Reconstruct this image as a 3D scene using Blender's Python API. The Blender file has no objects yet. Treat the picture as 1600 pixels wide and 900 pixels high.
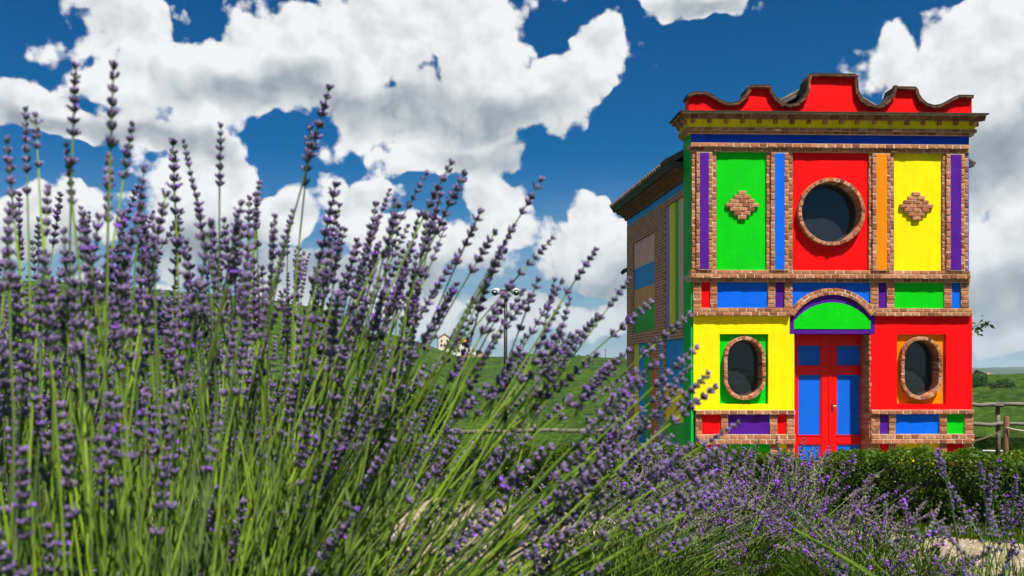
import bpy, bmesh, math, random
import numpy as np
from mathutils import Vector, Matrix, noise as mnoise

R = math.radians
random.seed(7)
scene = bpy.context.scene
COL = scene.collection

# ------------------------------------------------------------------ camera
# level camera at the origin looking along +Y (eye about 0.6 m above the
# lavender bank), lens shifted up so the walls stay upright
FOC = 1500.0            # focal length in photo pixels (1600 wide)
HOR = 582.0             # photo row of the horizon
cam_d = bpy.data.cameras.new('camera')
cam = bpy.data.objects.new('camera', cam_d)
COL.objects.link(cam)
cam.location = (0, 0, 0)
cam.rotation_euler = (R(90), 0, 0)
cam_d.sensor_width = 36.0
cam_d.lens = 36.0 * FOC / 1600.0
cam_d.shift_y = (HOR - 450.0) / 1600.0
cam_d.clip_start = 0.05
cam_d.clip_end = 20000
cam_d.dof.use_dof = True
cam_d.dof.focus_distance = 15.0
cam_d.dof.aperture_fstop = 9.0
scene.camera = cam

# ------------------------------------------------------------------ exposure
vs = scene.view_settings
vs.view_transform = 'Standard'
vs.look = 'None'
vs.gamma = 1.0
vs.use_curve_mapping = False
vs.exposure = 1.2
scene.render.film_transparent = False
cy = scene.cycles
cy.use_denoising = True
cy.use_adaptive_sampling = True
cy.adaptive_threshold = 0.02
cy.max_bounces = 6
cy.diffuse_bounces = 3
cy.glossy_bounces = 3
cy.transmission_bounces = 4
cy.transparent_max_bounces = 8
cy.volume_bounces = 0
cy.sample_clamp_indirect = 6.0
cy.caustics_reflective = False
cy.caustics_refractive = False

# ------------------------------------------------------------------ sun
SUN_EL = 62.0
SUN_AZ = 150.0           # compass-like: 0 = +Y, 90 = +X; behind and right of the camera
sd = Vector((math.sin(R(SUN_AZ)) * math.cos(R(SUN_EL)), math.cos(R(SUN_AZ)) * math.cos(R(SUN_EL)), math.sin(R(SUN_EL))))
sun_d = bpy.data.lights.new('sun', 'SUN')
sun_d.energy = 5.0
sun_d.angle = R(0.53)
sun_d.color = (1.0, 0.95, 0.86)
sun = bpy.data.objects.new('sun', sun_d)
COL.objects.link(sun)
sun.location = sd * 60
sun.rotation_euler = sd.to_track_quat('Z', 'Y').to_euler()

# ------------------------------------------------------------------ world: Nishita sky with fair-weather cumulus
SKY_STR = 0.10
world = bpy.data.worlds.new('World')
scene.world = world
world.use_nodes = True
world.cycles.sampling_method = 'MANUAL'
world.cycles.sample_map_resolution = 512


class NT:
    """tiny helper round a node tree"""
    def __init__(self, tree):
        self.t = tree
    def n(self, kind, **kw):
        nd = self.t.nodes.new(kind)
        for k, v in kw.items():
            setattr(nd, k, v)
        return nd
    def put(self, sock, v):
        if isinstance(v, bpy.types.NodeSocket):
            self.t.links.new(v, sock)
        elif v is not None:
            sock.default_value = v
    def m(self, op, a, b=None, c=None, clamp=False):
        nd = self.n('ShaderNodeMath', operation=op, use_clamp=clamp)
        self.put(nd.inputs[0], a)
        if b is not None: self.put(nd.inputs[1], b)
        if c is not None: self.put(nd.inputs[2], c)
        return nd.outputs[0]
    def v(self, op, a, b=None, scale=None):
        nd = self.n('ShaderNodeVectorMath', operation=op)
        self.put(nd.inputs[0], a)
        if b is not None: self.put(nd.inputs[1], b)
        if scale is not None: self.put(nd.inputs['Scale'], scale)
        return nd.outputs['Value'] if op in ('LENGTH', 'DOT_PRODUCT', 'DISTANCE') else nd.outputs[0]
    def mixc(self, f, a, b, blend='MIX'):
        nd = self.n('ShaderNodeMix', data_type='RGBA', blend_type=blend)
        self.put(nd.inputs[0], f)
        for s, v in ((nd.inputs[6], a), (nd.inputs[7], b)):
            if isinstance(v, tuple) and len(v) == 3:
                v = v + (1,)
            self.put(s, v)
        return nd.outputs[2]
    def smooth(self, x, lo, hi, out0=0.0, out1=1.0):
        nd = self.n('ShaderNodeMapRange', interpolation_type='SMOOTHSTEP')
        self.put(nd.inputs[0], x)
        nd.inputs[1].default_value = lo
        nd.inputs[2].default_value = hi
        nd.inputs[3].default_value = out0
        nd.inputs[4].default_value = out1
        return nd.outputs[0]
    def lin(self, x, lo, hi, out0=0.0, out1=1.0):
        nd = self.n('ShaderNodeMapRange')
        self.put(nd.inputs[0], x)
        nd.inputs[1].default_value = lo
        nd.inputs[2].default_value = hi
        nd.inputs[3].default_value = out0
        nd.inputs[4].default_value = out1
        return nd.outputs[0]
    def noise(self, vec, scale, detail=4.0, rough=0.5, dist=0.0, lac=2.0, dim=None):
        nd = self.n('ShaderNodeTexNoise')
        if dim: nd.noise_dimensions = dim
        if vec is not None: self.put(nd.inputs['Vector'], vec)
        nd.inputs['Scale'].default_value = scale
        nd.inputs['Detail'].default_value = detail
        nd.inputs['Roughness'].default_value = rough
        nd.inputs['Lacunarity'].default_value = lac
        nd.inputs['Distortion'].default_value = dist
        return nd.outputs[0]


# cumulus heaps: centre (azimuth, tan elevation) and half sizes, all as seen from the hill
def dirp(px, py):
    a = math.atan((px - 800.0) / FOC)
    return a, (HOR - py) / FOC * math.cos(a)

HEAPS = [
    (175, 45, 105, 75), (300, 130, 190, 90), (470, 90, 150, 100), (610, 60, 180, 120), (735, 70, 120, 120),
    (660, 165, 200, 75), (790, 165, 120, 90), (930, 60, 70, 55), (880, 120, 80, 70), (700, 240, 140, 45),
    (50, 170, 100, 60), (140, 205, 90, 45), (20, 345, 70, 60), (115, 345, 70, 55), (250, 205, 120, 50),
    (335, 270, 80, 95), (300, 365, 105, 80), (450, 350, 70, 50), (560, 335, 65, 75), (600, 300, 48, 50),
    (650, 385, 120, 66), (765, 325, 55, 50), (745, 380, 100, 58), (905, 322, 58, 56), (870, 385, 110, 60),
    (965, 410, 70, 70), (480, 440, 130, 45), (1095, -8, 110, 40), (1415, 125, 100, 60), (1392, 85, 45, 42),
    (1490, 120, 130, 95), (1570, 55, 110, 80), (1600, 170, 170, 120), (1575, 290, 150, 110), (1620, 400, 150, 90),
    (1500, 440, 160, 60), (1200, 440, 160, 60),
    (430, 490, 150, 44), (640, 475, 120, 50), (840, 490, 110, 48), (1000, 480, 120, 50), (1540, 500, 150, 46), (150, 470, 160, 46),
]
SHADES = [(560, 165, 190, 34), (730, 175, 170, 40), (430, 150, 130, 30), (800, 245, 100, 36), (250, 222, 130, 22), (80, 205, 130, 20),
          (1530, 240, 120, 60), (1600, 210, 110, 50), (1560, 455, 190, 40), (700, 440, 330, 30), (330, 400, 150, 40), (100, 390, 110, 30), (1100, 8, 100, 14), (930, 440, 110, 26)]
W = NT(world.node_tree)
for nd in list(world.node_tree.nodes):
    world.node_tree.nodes.remove(nd)
geo = W.n('ShaderNodeTexCoord')
D = geo.outputs['Generated']
sx = W.n('ShaderNodeSeparateXYZ'); W.put(sx.inputs[0], D)
az = W.m('ARCTAN2', sx.outputs[0], sx.outputs[1])
hyp = W.m('SQRT', W.m('ADD', W.m('MULTIPLY', sx.outputs[0], sx.outputs[0]), W.m('ADD', W.m('MULTIPLY', sx.outputs[1], sx.outputs[1]), 1e-4)))
el = W.m('DIVIDE', sx.outputs[2], hyp)
el = W.m('MINIMUM', el, 3.0)
cp = W.n('ShaderNodeCombineXYZ'); W.put(cp.inputs[0], az); W.put(cp.inputs[1], el)
P0 = cp.outputs[0]
# warp the coordinates so that the heaps lose their round outline
wn = W.n('ShaderNodeTexNoise', noise_dimensions='2D')
W.put(wn.inputs['Vector'], P0)
wn.inputs['Scale'].default_value = 9.0
wn.inputs['Detail'].default_value = 3.0
warp = W.v('SCALE', W.v('SUBTRACT', wn.outputs['Color'], (0.5, 0.5, 0.5)), scale=0.085)
PW = W.v('ADD', P0, W.v('MULTIPLY', warp, (1, 1, 0)))
def blobs(lst, soft):
    f_ = None
    for (px, py, rx, ry) in lst:
        a, e = dirp(px, py)
        q = W.n('ShaderNodeVectorMath', operation='MULTIPLY_ADD')
        W.put(q.inputs[0], PW); q.inputs[1].default_value = (FOC / rx, FOC / ry, 0); q.inputs[2].default_value = (-a * FOC / rx, -e * FOC / ry, 0)
        f = W.v('LENGTH', q.outputs[0])
        f_ = f if f_ is None else W.m('SMOOTH_MIN', f_, f, soft)
    return W.m('SUBTRACT', 1.0, f_)
field = blobs(HEAPS, 0.18)
shade = W.smooth(blobs(SHADES, 0.3), -0.5, 0.75)
# the rest of the sky carries the same sort of cloud, scattered by low-frequency noise
away = W.m('MAXIMUM', W.smooth(W.m('ABSOLUTE', az), 0.52, 0.62), W.smooth(el, 0.40, 0.48))
scat = W.noise(P0, 4.2, 2.0, 0.5, dim='2D')
scat = W.lin(scat, 0.44, 0.62, -0.8, 0.7)
scat = W.m('SUBTRACT', scat, W.m('MULTIPLY', W.m('SUBTRACT', 1.0, away), 4.0))
heap = W.m('MAXIMUM', W.m('MAXIMUM', field, scat), -1.2)
def detail(vec):
    n1 = W.noise(vec, 14.0, 7.0, 0.55, 0.0, dim='2D')
    vo = W.n('ShaderNodeTexVoronoi', feature='F1', voronoi_dimensions='2D')
    W.put(vo.inputs['Vector'], W.v('ADD', vec, W.v('MULTIPLY', warp, (0.5, 0.5, 0))))
    vo.inputs['Scale'].default_value = 24.0
    vo.inputs['Detail'].default_value = 2.0
    vo.inputs['Roughness'].default_value = 0.55
    puff = W.m('SUBTRACT', 0.55, vo.outputs['Distance'])
    return W.m('ADD', W.m('MULTIPLY', W.m('SUBTRACT', n1, 0.5), 2.5), W.m('MULTIPLY', puff, 0.75))
t0 = detail(P0)
t1 = detail(W.v('ADD', P0, (0.008, 0.017, 0)))
d0 = W.m('ADD', W.m('ADD', W.m('ADD', heap, -0.02), W.smooth(heap, 0.0, 0.5, 0.0, 0.50)), t0)
cover = W.smooth(d0, -0.02, 0.36)
slope = W.m('SUBTRACT', t0, t1)
# sunlit from above and from behind the viewer: tops white, flat bases grey
lit = W.m('ADD', W.m('MULTIPLY', slope, 0.26), 0.98)
lit = W.m('SUBTRACT', lit, W.m('MULTIPLY', W.smooth(heap, 0.1, 0.9), 0.08))
lit = W.m('SUBTRACT', lit, W.m('MULTIPLY', shade, 0.56))
lit = W.m('MINIMUM', W.m('MAXIMUM', lit, 0.0), 1.0)
ramp = W.n('ShaderNodeValToRGB')
W.put(ramp.inputs[0], lit)
cr = ramp.color_ramp
cr.elements[0].position = 0.0; cr.elements[0].color = (0.22, 0.28, 0.32, 1)
cr.elements[1].position = 1.0; cr.elements[1].color = (0.90, 0.91, 0.92, 1)
e = cr.elements.new(0.35); e.color = (0.38, 0.44, 0.48, 1)
e = cr.elements.new(0.72); e.color = (0.67, 0.70, 0.72, 1)
sky = W.n('ShaderNodeTexSky', sky_type='NISHITA')
sky.sun_disc = False
sky.sun_elevation = R(SUN_EL)
sky.sun_rotation = R(SUN_AZ)
sky.altitude = 300
sky.air_density = 1.0
sky.dust_density = 0.3
sky.ozone_density = 2.5
# clear dry air seen through a polarising filter
blue = W.mixc(1.0, sky.outputs[0], (0.02, 0.60, 0.88), 'MULTIPLY')
blue = W.v('SCALE', blue, scale=SKY_STR)
gam = W.n('ShaderNodeGamma'); W.put(gam.inputs[0], blue); gam.inputs[1].default_value = 1.25
blue = gam.outputs[0]
# thin veil of bright air and stratus near the horizon
st = W.noise(W.v('MULTIPLY', P0, (7.0, 42.0, 1.0)), 1.0, 4.0, 0.55, dim='2D')
veil = W.m('MULTIPLY', W.smooth(el, 0.24, 0.0), W.lin(st, 0.3, 0.7, 0.42, 0.95))
blue = W.mixc(veil, blue, (0.40, 0.52, 0.58))
EXPK = 2 ** -vs.exposure
skyc = W.mixc(cover, blue, ramp.outputs[0])
skyc = W.mixc(W.smooth(el, 0.16, 0.0, 0.0, 0.55), skyc, (0.36, 0.47, 0.53))
# below the horizon the ground takes over
bg = W.n('ShaderNodeBackground')
W.put(bg.inputs[0], W.v('SCALE', skyc, scale=EXPK / SKY_STR))
bg.inputs[1].default_value = SKY_STR
out = W.n('ShaderNodeOutputWorld')
W.t.links.new(bg.outputs[0], out.inputs[0])

# ================================================================== helpers
def put(obj, label=None, cat=None, group=None, kind=None):
    if label: obj['label'] = label
    if cat: obj['category'] = cat
    if group: obj['group'] = group
    if kind: obj['kind'] = kind
    return obj

def link(obj, parent=None):
    COL.objects.link(obj)
    if parent is not None:
        obj.parent = parent
    return obj

def empty(name, loc=(0, 0, 0), rz=0.0, parent=None):
    o = bpy.data.objects.new(name, None)
    o.empty_display_size = 0.1
    o.location = loc
    o.rotation_euler = (0, 0, rz)
    return link(o, parent)

class MB:
    """collects polygons, then becomes ONE mesh object"""
    def __init__(self):
        self.v = []; self.f = []; self.mi = []
    def add(self, vs_, fs, mi=0):
        b = len(self.v)
        self.v.extend([tuple(p) for p in vs_])
        for f in fs:
            self.f.append(tuple(b + i for i in f)); self.mi.append(mi)
    def box(self, x0, x1, y0, y1, z0, z1, mi=0):
        self.add([(x0, y0, z0), (x1, y0, z0), (x1, y1, z0), (x0, y1, z0), (x0, y0, z1), (x1, y0, z1), (x1, y1, z1), (x0, y1, z1)],
                 [(0, 3, 2, 1), (4, 5, 6, 7), (0, 1, 5, 4), (1, 2, 6, 5), (2, 3, 7, 6), (3, 0, 4, 7)], mi)
    def hexa(self, p, mi=0):
        self.add(p, [(0, 3, 2, 1), (4, 5, 6, 7), (0, 1, 5, 4), (1, 2, 6, 5), (2, 3, 7, 6), (3, 0, 4, 7)], mi)
    def prism(self, poly, y0, y1, mi=0):
        """poly in (x, z), extruded along y; counter-clockwise seen from -y"""
        n = len(poly)
        self.add([(x, y0, z) for x, z in poly] + [(x, y1, z) for x, z in poly],
                 [tuple(range(n)), tuple(range(2 * n - 1, n - 1, -1))] + [(i, i + n, (i + 1) % n + n, (i + 1) % n) for i in range(n)], mi)
    def tube(self, pts, radii, sides=8, mi=0, cap=True):
        pts = [Vector(p) for p in pts]
        n = len(pts)
        if not hasattr(radii, '__len__'): radii = [radii] * n
        up = Vector((0.13, 0.21, 0.97))
        b = len(self.v)
        for i, p in enumerate(pts):
            t = (pts[min(i + 1, n - 1)] - pts[max(i - 1, 0)]).normalized()
            a = t.cross(up)
            if a.length < 1e-4: a = t.cross(Vector((1, 0, 0)))
            a.normalize(); c = t.cross(a)
            for k in range(sides):
                w = 2 * math.pi * k / sides
                q = p + (a * math.cos(w) + c * math.sin(w)) * radii[i]
                self.v.append((q.x, q.y, q.z))
        for i in range(n - 1):
            for k in range(sides):
                k2 = (k + 1) % sides
                self.f.append((b + i * sides + k, b + i * sides + k2, b + (i + 1) * sides + k2, b + (i + 1) * sides + k)); self.mi.append(mi)
        if cap:
            self.f.append(tuple(b + k for k in range(sides))[::-1]); self.mi.append(mi)
            self.f.append(tuple(b + (n - 1) * sides + k for k in range(sides))); self.mi.append(mi)
    def mesh(self, name, mats, smooth=False):
        me = bpy.data.meshes.new(name)
        me.from_pydata(self.v, [], self.f)
        for m in (mats if isinstance(mats, (list, tuple)) else [mats]):
            me.materials.append(m)
        if any(self.mi):
            me.polygons.foreach_set('material_index', self.mi)
        if smooth:
            me.polygons.foreach_set('use_smooth', [True] * len(me.polygons))
        me.update()
        return me
    def build(self, name, mats, parent=None, smooth=False, bevel=0.0):
        me = self.mesh(name, mats, smooth)
        o = bpy.data.objects.new(name, me)
        link(o, parent)
        if bevel > 0:
            bm = bmesh.new(); bm.from_mesh(me)
            bmesh.ops.recalc_face_normals(bm, faces=bm.faces)
            bmesh.ops.bevel(bm, geom=list(bm.edges), offset=bevel, segments=1, affect='EDGES', clamp_overlap=True)
            bm.to_mesh(me); bm.free()
        return o

def quads_mesh(name, V, mats, per=4, mi=None):
    """V: (n, per, 3) array of separate polygons -> mesh"""
    n = V.shape[0]
    me = bpy.data.meshes.new(name)
    me.vertices.add(n * per)
    me.vertices.foreach_set('co', V.reshape(-1).astype(np.float32))
    me.loops.add(n * per)
    me.loops.foreach_set('vertex_index', np.arange(n * per, dtype=np.int32))
    me.polygons.add(n)
    me.polygons.foreach_set('loop_start', np.arange(0, n * per, per, dtype=np.int32))
    for m in (mats if isinstance(mats, (list, tuple)) else [mats]):
        me.materials.append(m)
    if mi is not None:
        me.polygons.foreach_set('material_index', mi.astype(np.int32))
    me.update(calc_edges=True)
    return me

def leaf_quads(P, size, rng, up=0.35, asp=0.5, fold=None):
    """rhombic leaves of length `size` at points P with random directions"""
    n = len(P)
    d = rng.normal(size=(n, 3)); d[:, 2] = d[:, 2] * 0.7 + up
    d /= np.linalg.norm(d, axis=1)[:, None]
    r = rng.normal(size=(n, 3))
    s = np.cross(d, r); s /= np.linalg.norm(s, axis=1)[:, None] + 1e-9
    L = (size * rng.uniform(0.65, 1.3, n))[:, None]
    w = L * asp * 0.5
    return np.stack([P, P + d * L * 0.5 + s * w, P + d * L, P + d * L * 0.5 - s * w], axis=1)

# ================================================================== materials
def material(name):
    m = bpy.data.materials.new(name)
    m.use_nodes = True
    t = NT(m.node_tree)
    b = m.node_tree.nodes['Principled BSDF']
    return m, t, b

def lin(c):
    return tuple(((x / 255.0) / 12.92) if x / 255.0 <= 0.04045 else (((x / 255.0) + 0.055) / 1.055) ** 2.4 for x in c)

ALB = 0.74      # the picture is exposed brightly, so the albedos stay low
def simple(name, col, rough=0.6, var=0.12, scale=6.0, bump=0.0, bscale=60.0, spec=0.4, metal=0.0):
    m, t, b = material(name)
    tc = t.n('ShaderNodeTexCoord')
    n = t.noise(tc.outputs['Object'], scale, 5.0, 0.6)
    k = t.lin(n, 0.3, 0.7, 1.0 - var, 1.0 + var)
    t.put(b.inputs['Base Color'], t.v('SCALE', tuple(c * ALB for c in col), scale=k))
    b.inputs['Roughness'].default_value = rough
    b.inputs['Specular IOR Level'].default_value = spec
    b.inputs['Metallic'].default_value = metal
    if bump > 0:
        bp = t.n('ShaderNodeBump')
        bp.inputs['Strength'].default_value = bump
        bp.inputs['Distance'].default_value = 0.01
        t.put(bp.inputs['Height'], t.noise(tc.outputs['Object'], bscale, 4.0, 0.6))
        t.t.links.new(bp.outputs[0], b.inputs['Normal'])
    return m

def paint(name, col, rough=0.55):
    """brushed masonry paint: slightly blotchy, weathered, with the trowelled render showing through"""
    col = tuple(c * 0.80 for c in col)
    m, t, b = material(name)
    tc = t.n('ShaderNodeTexCoord')
    o = tc.outputs['Object']
    n1 = t.noise(o, 1.7, 5.0, 0.6)
    st = t.noise(t.v('MULTIPLY', o, (9.0, 9.0, 0.8)), 1.0, 4.0, 0.6)
    k = t.m('MULTIPLY', t.lin(n1, 0.3, 0.7, 0.88, 1.08), t.lin(st, 0.3, 0.7, 0.92, 1.06))
    c = t.v('SCALE', col, scale=k)
    sp = t.noise(o, 23.0, 6.0, 0.7)
    c = t.mixc(t.smooth(sp, 0.63, 0.76, 0.0, 0.45), c, tuple(x * 0.55 + 0.05 for x in col))
    t.put(b.inputs['Base Color'], c)
    b.inputs['Roughness'].default_value = rough
    b.inputs['Specular IOR Level'].default_value = 0.06
    bp = t.n('ShaderNodeBump')
    bp.inputs['Strength'].default_value = 0.6
    bp.inputs['Distance'].default_value = 0.010
    h = t.m('ADD', t.noise(o, 9.0, 4.0, 0.6), t.m('MULTIPLY', t.noise(o, 70.0, 3.0, 0.6), 0.5))
    t.put(bp.inputs['Height'], h)
    t.t.links.new(bp.outputs[0], b.inputs['Normal'])
    return m

RED = paint('paint_red', (0.80, 0.002, 0.003), 0.6)
GREEN = paint('paint_green', (0.002, 0.52, 0.006))
YELLOW = paint('paint_yellow', (0.86, 0.68, 0.002))
BLUE = paint('paint_blue', (0.002, 0.115, 0.70))
BLUE_SHADED = paint('paint_shaded_blue', (0.002, 0.04, 0.46))  # darker blue: the cornice shadow on the band put into its colour
PURPLE = paint('paint_purple', (0.075, 0.010, 0.24))
ORANGE = paint('paint_orange', (0.88, 0.21, 0.002))
TEALG = paint('paint_corner_green', (0.002, 0.42, 0.05))
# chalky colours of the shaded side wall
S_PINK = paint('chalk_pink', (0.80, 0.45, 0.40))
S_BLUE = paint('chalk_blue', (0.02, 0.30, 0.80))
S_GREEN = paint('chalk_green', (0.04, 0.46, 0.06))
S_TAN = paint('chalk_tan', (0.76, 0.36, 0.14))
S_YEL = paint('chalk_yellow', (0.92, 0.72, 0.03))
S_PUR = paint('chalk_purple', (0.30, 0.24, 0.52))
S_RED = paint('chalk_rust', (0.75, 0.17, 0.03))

def brick_mat(name='fired_brick', k=0.80):
    m, t, b = material(name)
    oi = t.n('ShaderNodeObjectInfo'); ge = t.n('ShaderNodeNewGeometry'); tc = t.n('ShaderNodeTexCoord')
    r = t.m('FRACT', t.m('ADD', t.m('MULTIPLY', oi.outputs['Random'], 7.31), t.m('MULTIPLY', ge.outputs['Random Per Island'], 5.17)))
    rp = t.n('ShaderNodeValToRGB'); t.put(rp.inputs[0], r)
    c = rp.color_ramp
    c.elements[0].position = 0.0; c.elements[0].color = (0.20, 0.062, 0.030, 1)
    c.elements[1].position = 1.0; c.elements[1].color = (0.46, 0.20, 0.105, 1)
    for p, col in ((0.2, (0.30, 0.095, 0.040)), (0.45, (0.40, 0.145, 0.062)), (0.7, (0.36, 0.145, 0.070)), (0.86, (0.45, 0.19, 0.085))):
        e = c.elements.new(p); e.color = col + (1,)
    n = t.noise(ge.outputs['Position'], 26.0, 6.0, 0.65)
    col = t.v('SCALE', rp.outputs[0], scale=t.lin(n, 0.3, 0.7, 0.72 * k, 1.22 * k))
    n2 = t.noise(ge.outputs['Position'], 7.0, 5.0, 0.7)
    col = t.mixc(t.smooth(n2, 0.58, 0.75, 0.0, 0.28), col, (0.46 * k, 0.37 * k, 0.28 * k))     # lime bloom
    t.put(b.inputs['Base Color'], col)
    b.inputs['Roughness'].default_value = 0.85
    b.inputs['Specular IOR Level'].default_value = 0.2
    bp = t.n('ShaderNodeBump'); bp.inputs['Strength'].default_value = 0.6; bp.inputs['Distance'].default_value = 0.008
    t.put(bp.inputs['Height'], t.noise(ge.outputs['Position'], 55.0, 5.0, 0.65))
    t.t.links.new(bp.outputs[0], b.inputs['Normal'])
    return m
BRICK = brick_mat()
BRICKDARK = brick_mat('shaded_brick', 0.46)  # darker brick copy: shade under coping and cornice put into its colour
MORTAR = simple('lime_mortar', (0.50, 0.40, 0.29), 0.9, 0.25, 9.0, 0.6, 60.0, 0.2)

def brickwall_mat():
    """side wall: courses only a few pixels high, as a brick texture in relief (object space: y along the wall, z up)"""
    m, t, b = material('side_wall_brick')
    tc = t.n('ShaderNodeTexCoord')
    s = t.n('ShaderNodeSeparateXYZ'); t.put(s.inputs[0], tc.outputs['Object'])
    c = t.n('ShaderNodeCombineXYZ'); t.put(c.inputs[0], s.outputs[1]); t.put(c.inputs[1], s.outputs[2])
    br = t.n('ShaderNodeTexBrick')
    t.put(br.inputs['Vector'], c.outputs[0])
    br.inputs['Color1'].default_value = (0.28, 0.08, 0.032, 1)
    br.inputs['Color2'].default_value = (0.37, 0.135, 0.065, 1)
    br.inputs['Mortar'].default_value = (0.42, 0.33, 0.24, 1)
    br.inputs['Scale'].default_value = 1.0
    br.inputs['Mortar Size'].default_value = 0.011
    br.inputs['Brick Width'].default_value = 0.25
    br.inputs['Row Height'].default_value = 0.072
    n = t.noise(tc.outputs['Object'], 6.0, 5.0, 0.6)
    t.put(b.inputs['Base Color'], t.v('SCALE', br.outputs['Color'], scale=t.lin(n, 0.3, 0.7, 0.75, 1.2)))
    b.inputs['Roughness'].default_value = 0.9
    bp = t.n('ShaderNodeBump'); bp.inputs['Strength'].default_value = 1.0; bp.inputs['Distance'].default_value = 0.012
    t.put(bp.inputs['Height'], t.m('SUBTRACT', 1.0, br.outputs['Fac']))
    t.t.links.new(bp.outputs[0], b.inputs['Normal'])
    return m
SIDEBRICK = brickwall_mat()
EAVEBRICK = simple('dark_eave_brick', (0.17, 0.075, 0.038), 0.9, 0.45, 7.0, 0.8, 30.0, 0.2)  # darker brown brick for the eave corbels
TILE = simple('weathered_roof_tile', (0.11, 0.085, 0.075), 0.85, 0.45, 5.0, 0.5, 40.0, 0.2)
COPING = simple('blackened_coping', (0.050, 0.034, 0.024), 0.9, 0.4, 12.0, 0.6, 50.0, 0.2)
DOORRED = simple('door_gloss_red', (0.72, 0.002, 0.003), 0.4, 0.06, 4.0, 0.1, 30.0, 0.2)
DOORBLUE = simple('door_panel_blue', (0.002, 0.115, 0.66), 0.5, 0.06, 3.0, 0.1, 30.0, 0.15)
METAL = simple('tarnished_brass', (0.20, 0.12, 0.06), 0.35, 0.1, 20.0, 0, 60, 0.5, 0.9)
LEAD = simple('dark_window_lead', (0.03, 0.03, 0.035), 0.6, 0.2)
SLATE = simple('dark_gutter', (0.035, 0.035, 0.038), 0.6, 0.2)

def glass_mat():
    m, t, b = material('window_glass')
    b.inputs['Base Color'].default_value = (0.012, 0.016, 0.02, 1)
    b.inputs['Roughness'].default_value = 0.04
    b.inputs['Specular IOR Level'].default_value = 0.5
    tc = t.n('ShaderNodeTexCoord')
    bp = t.n('ShaderNodeBump'); bp.inputs['Strength'].default_value = 0.12; bp.inputs['Distance'].default_value = 0.02
    t.put(bp.inputs['Height'], t.noise(tc.outputs['Object'], 3.0, 2.0, 0.5))
    t.t.links.new(bp.outputs[0], b.inputs['Normal'])
    return m
GLASS = glass_mat()

def leaf_mat(name, c1, c2, c3=None, trans=0.35, rough=0.5, scale=4.0):
    m, t, b = material(name)
    ge = t.n('ShaderNodeNewGeometry')
    r = ge.outputs['Random Per Island']
    n = t.noise(ge.outputs['Position'], scale, 3.0, 0.6)
    f = t.m('ADD', t.m('MULTIPLY', r, 0.6), t.m('MULTIPLY', t.lin(n, 0.3, 0.7), 0.4))
    c1 = tuple(c * .82 for c in c1); c2 = tuple(c * .82 for c in c2); c3 = tuple(c * .82 for c in c3) if c3 else None
    rp = t.n('ShaderNodeValToRGB'); t.put(rp.inputs[0], f)
    rp.color_ramp.elements[0].color = c1 + (1,); rp.color_ramp.elements[0].position = 0.15
    rp.color_ramp.elements[1].color = c2 + (1,); rp.color_ramp.elements[1].position = 0.75
    if c3:
        e = rp.color_ramp.elements.new(0.93); e.color = c3 + (1,)
    t.put(b.inputs['Base Color'], rp.outputs[0])
    b.inputs['Roughness'].default_value = rough
    b.inputs['Specular IOR Level'].default_value = 0.25
    tr = t.n('ShaderNodeBsdfTranslucent')
    t.put(tr.inputs[0], t.mixc(1.0, rp.outputs[0], (1.3, 1.25, 0.5), 'MULTIPLY'))
    mx = t.n('ShaderNodeMixShader'); mx.inputs[0].default_value = trans
    t.t.links.new(b.outputs[0], mx.inputs[1]); t.t.links.new(tr.outputs[0], mx.inputs[2])
    t.t.links.new(mx.outputs[0], t.t.nodes['Material Output'].inputs[0])
    return m
BOX_LEAF = leaf_mat('boxwood_leaf', (0.030, 0.075, 0.003), (0.090, 0.17, 0.006), (0.20, 0.25, 0.012))
VINE_LEAF = leaf_mat('vine_leaf', (0.016, 0.052, 0.002), (0.050, 0.115, 0.004), (0.11, 0.18, 0.008), scale=1.2)
TREE_LEAF = leaf_mat('tree_leaf', (0.018, 0.055, 0.012), (0.05, 0.12, 0.02), None, scale=1.0)
GRASS_LEAF = leaf_mat('grass_blade', (0.035, 0.08, 0.003), (0.09, 0.15, 0.006), (0.20, 0.21, 0.03), scale=2.0)
LAV_LEAF = leaf_mat('lavender_leaf', (0.012, 0.040, 0.002), (0.055, 0.12, 0.004), (0.16, 0.22, 0.012), scale=6.0)
BARK = simple('bark', (0.09, 0.065, 0.045), 0.9, 0.35, 8.0, 0.8, 30.0, 0.2)
WOOD = simple('grey_fence_wood', (0.15, 0.13, 0.105), 0.85, 0.3, 7.0, 0.6, 40.0, 0.2)
POSTWOOD = simple('brown_post_wood', (0.17, 0.092, 0.045), 0.8, 0.3, 9.0, 0.6, 40.0, 0.2)
ROPE = simple('white_rope', (0.50, 0.46, 0.39), 0.9, 0.15, 30.0, 0.6, 80.0, 0.2)
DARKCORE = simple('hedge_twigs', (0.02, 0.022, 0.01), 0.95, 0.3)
LAMPBLACK = simple('black_pole_paint', (0.012, 0.013, 0.015), 0.5, 0.1)
LAMPWHITE = simple('white_lamp_housing', (0.5, 0.5, 0.49), 0.4, 0.05)
LAMPGLASS = simple('lamp_lens', (0.02, 0.05, 0.07), 0.1, 0.1)
HOUSEWALL = simple('pale_house_plaster', (0.66, 0.58, 0.46), 0.9, 0.12, 0.8)
HOUSEWHITE = simple('white_house_plaster', (0.74, 0.72, 0.68), 0.9, 0.08, 0.8)
HOUSEROOF = simple('terracotta_roof', (0.44, 0.13, 0.05), 0.85, 0.2, 1.5)
HOUSEDARK = simple('house_window_dark', (0.025, 0.022, 0.02), 0.4, 0.1)
BANKSOIL = simple('bare_bank_soil', (0.42, 0.30, 0.17), 0.95, 0.25, 0.5)

# ================================================================== terrain
def smooth01(t):
    t = np.clip(t, 0, 1)
    return t * t * (3 - 2 * t)

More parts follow.
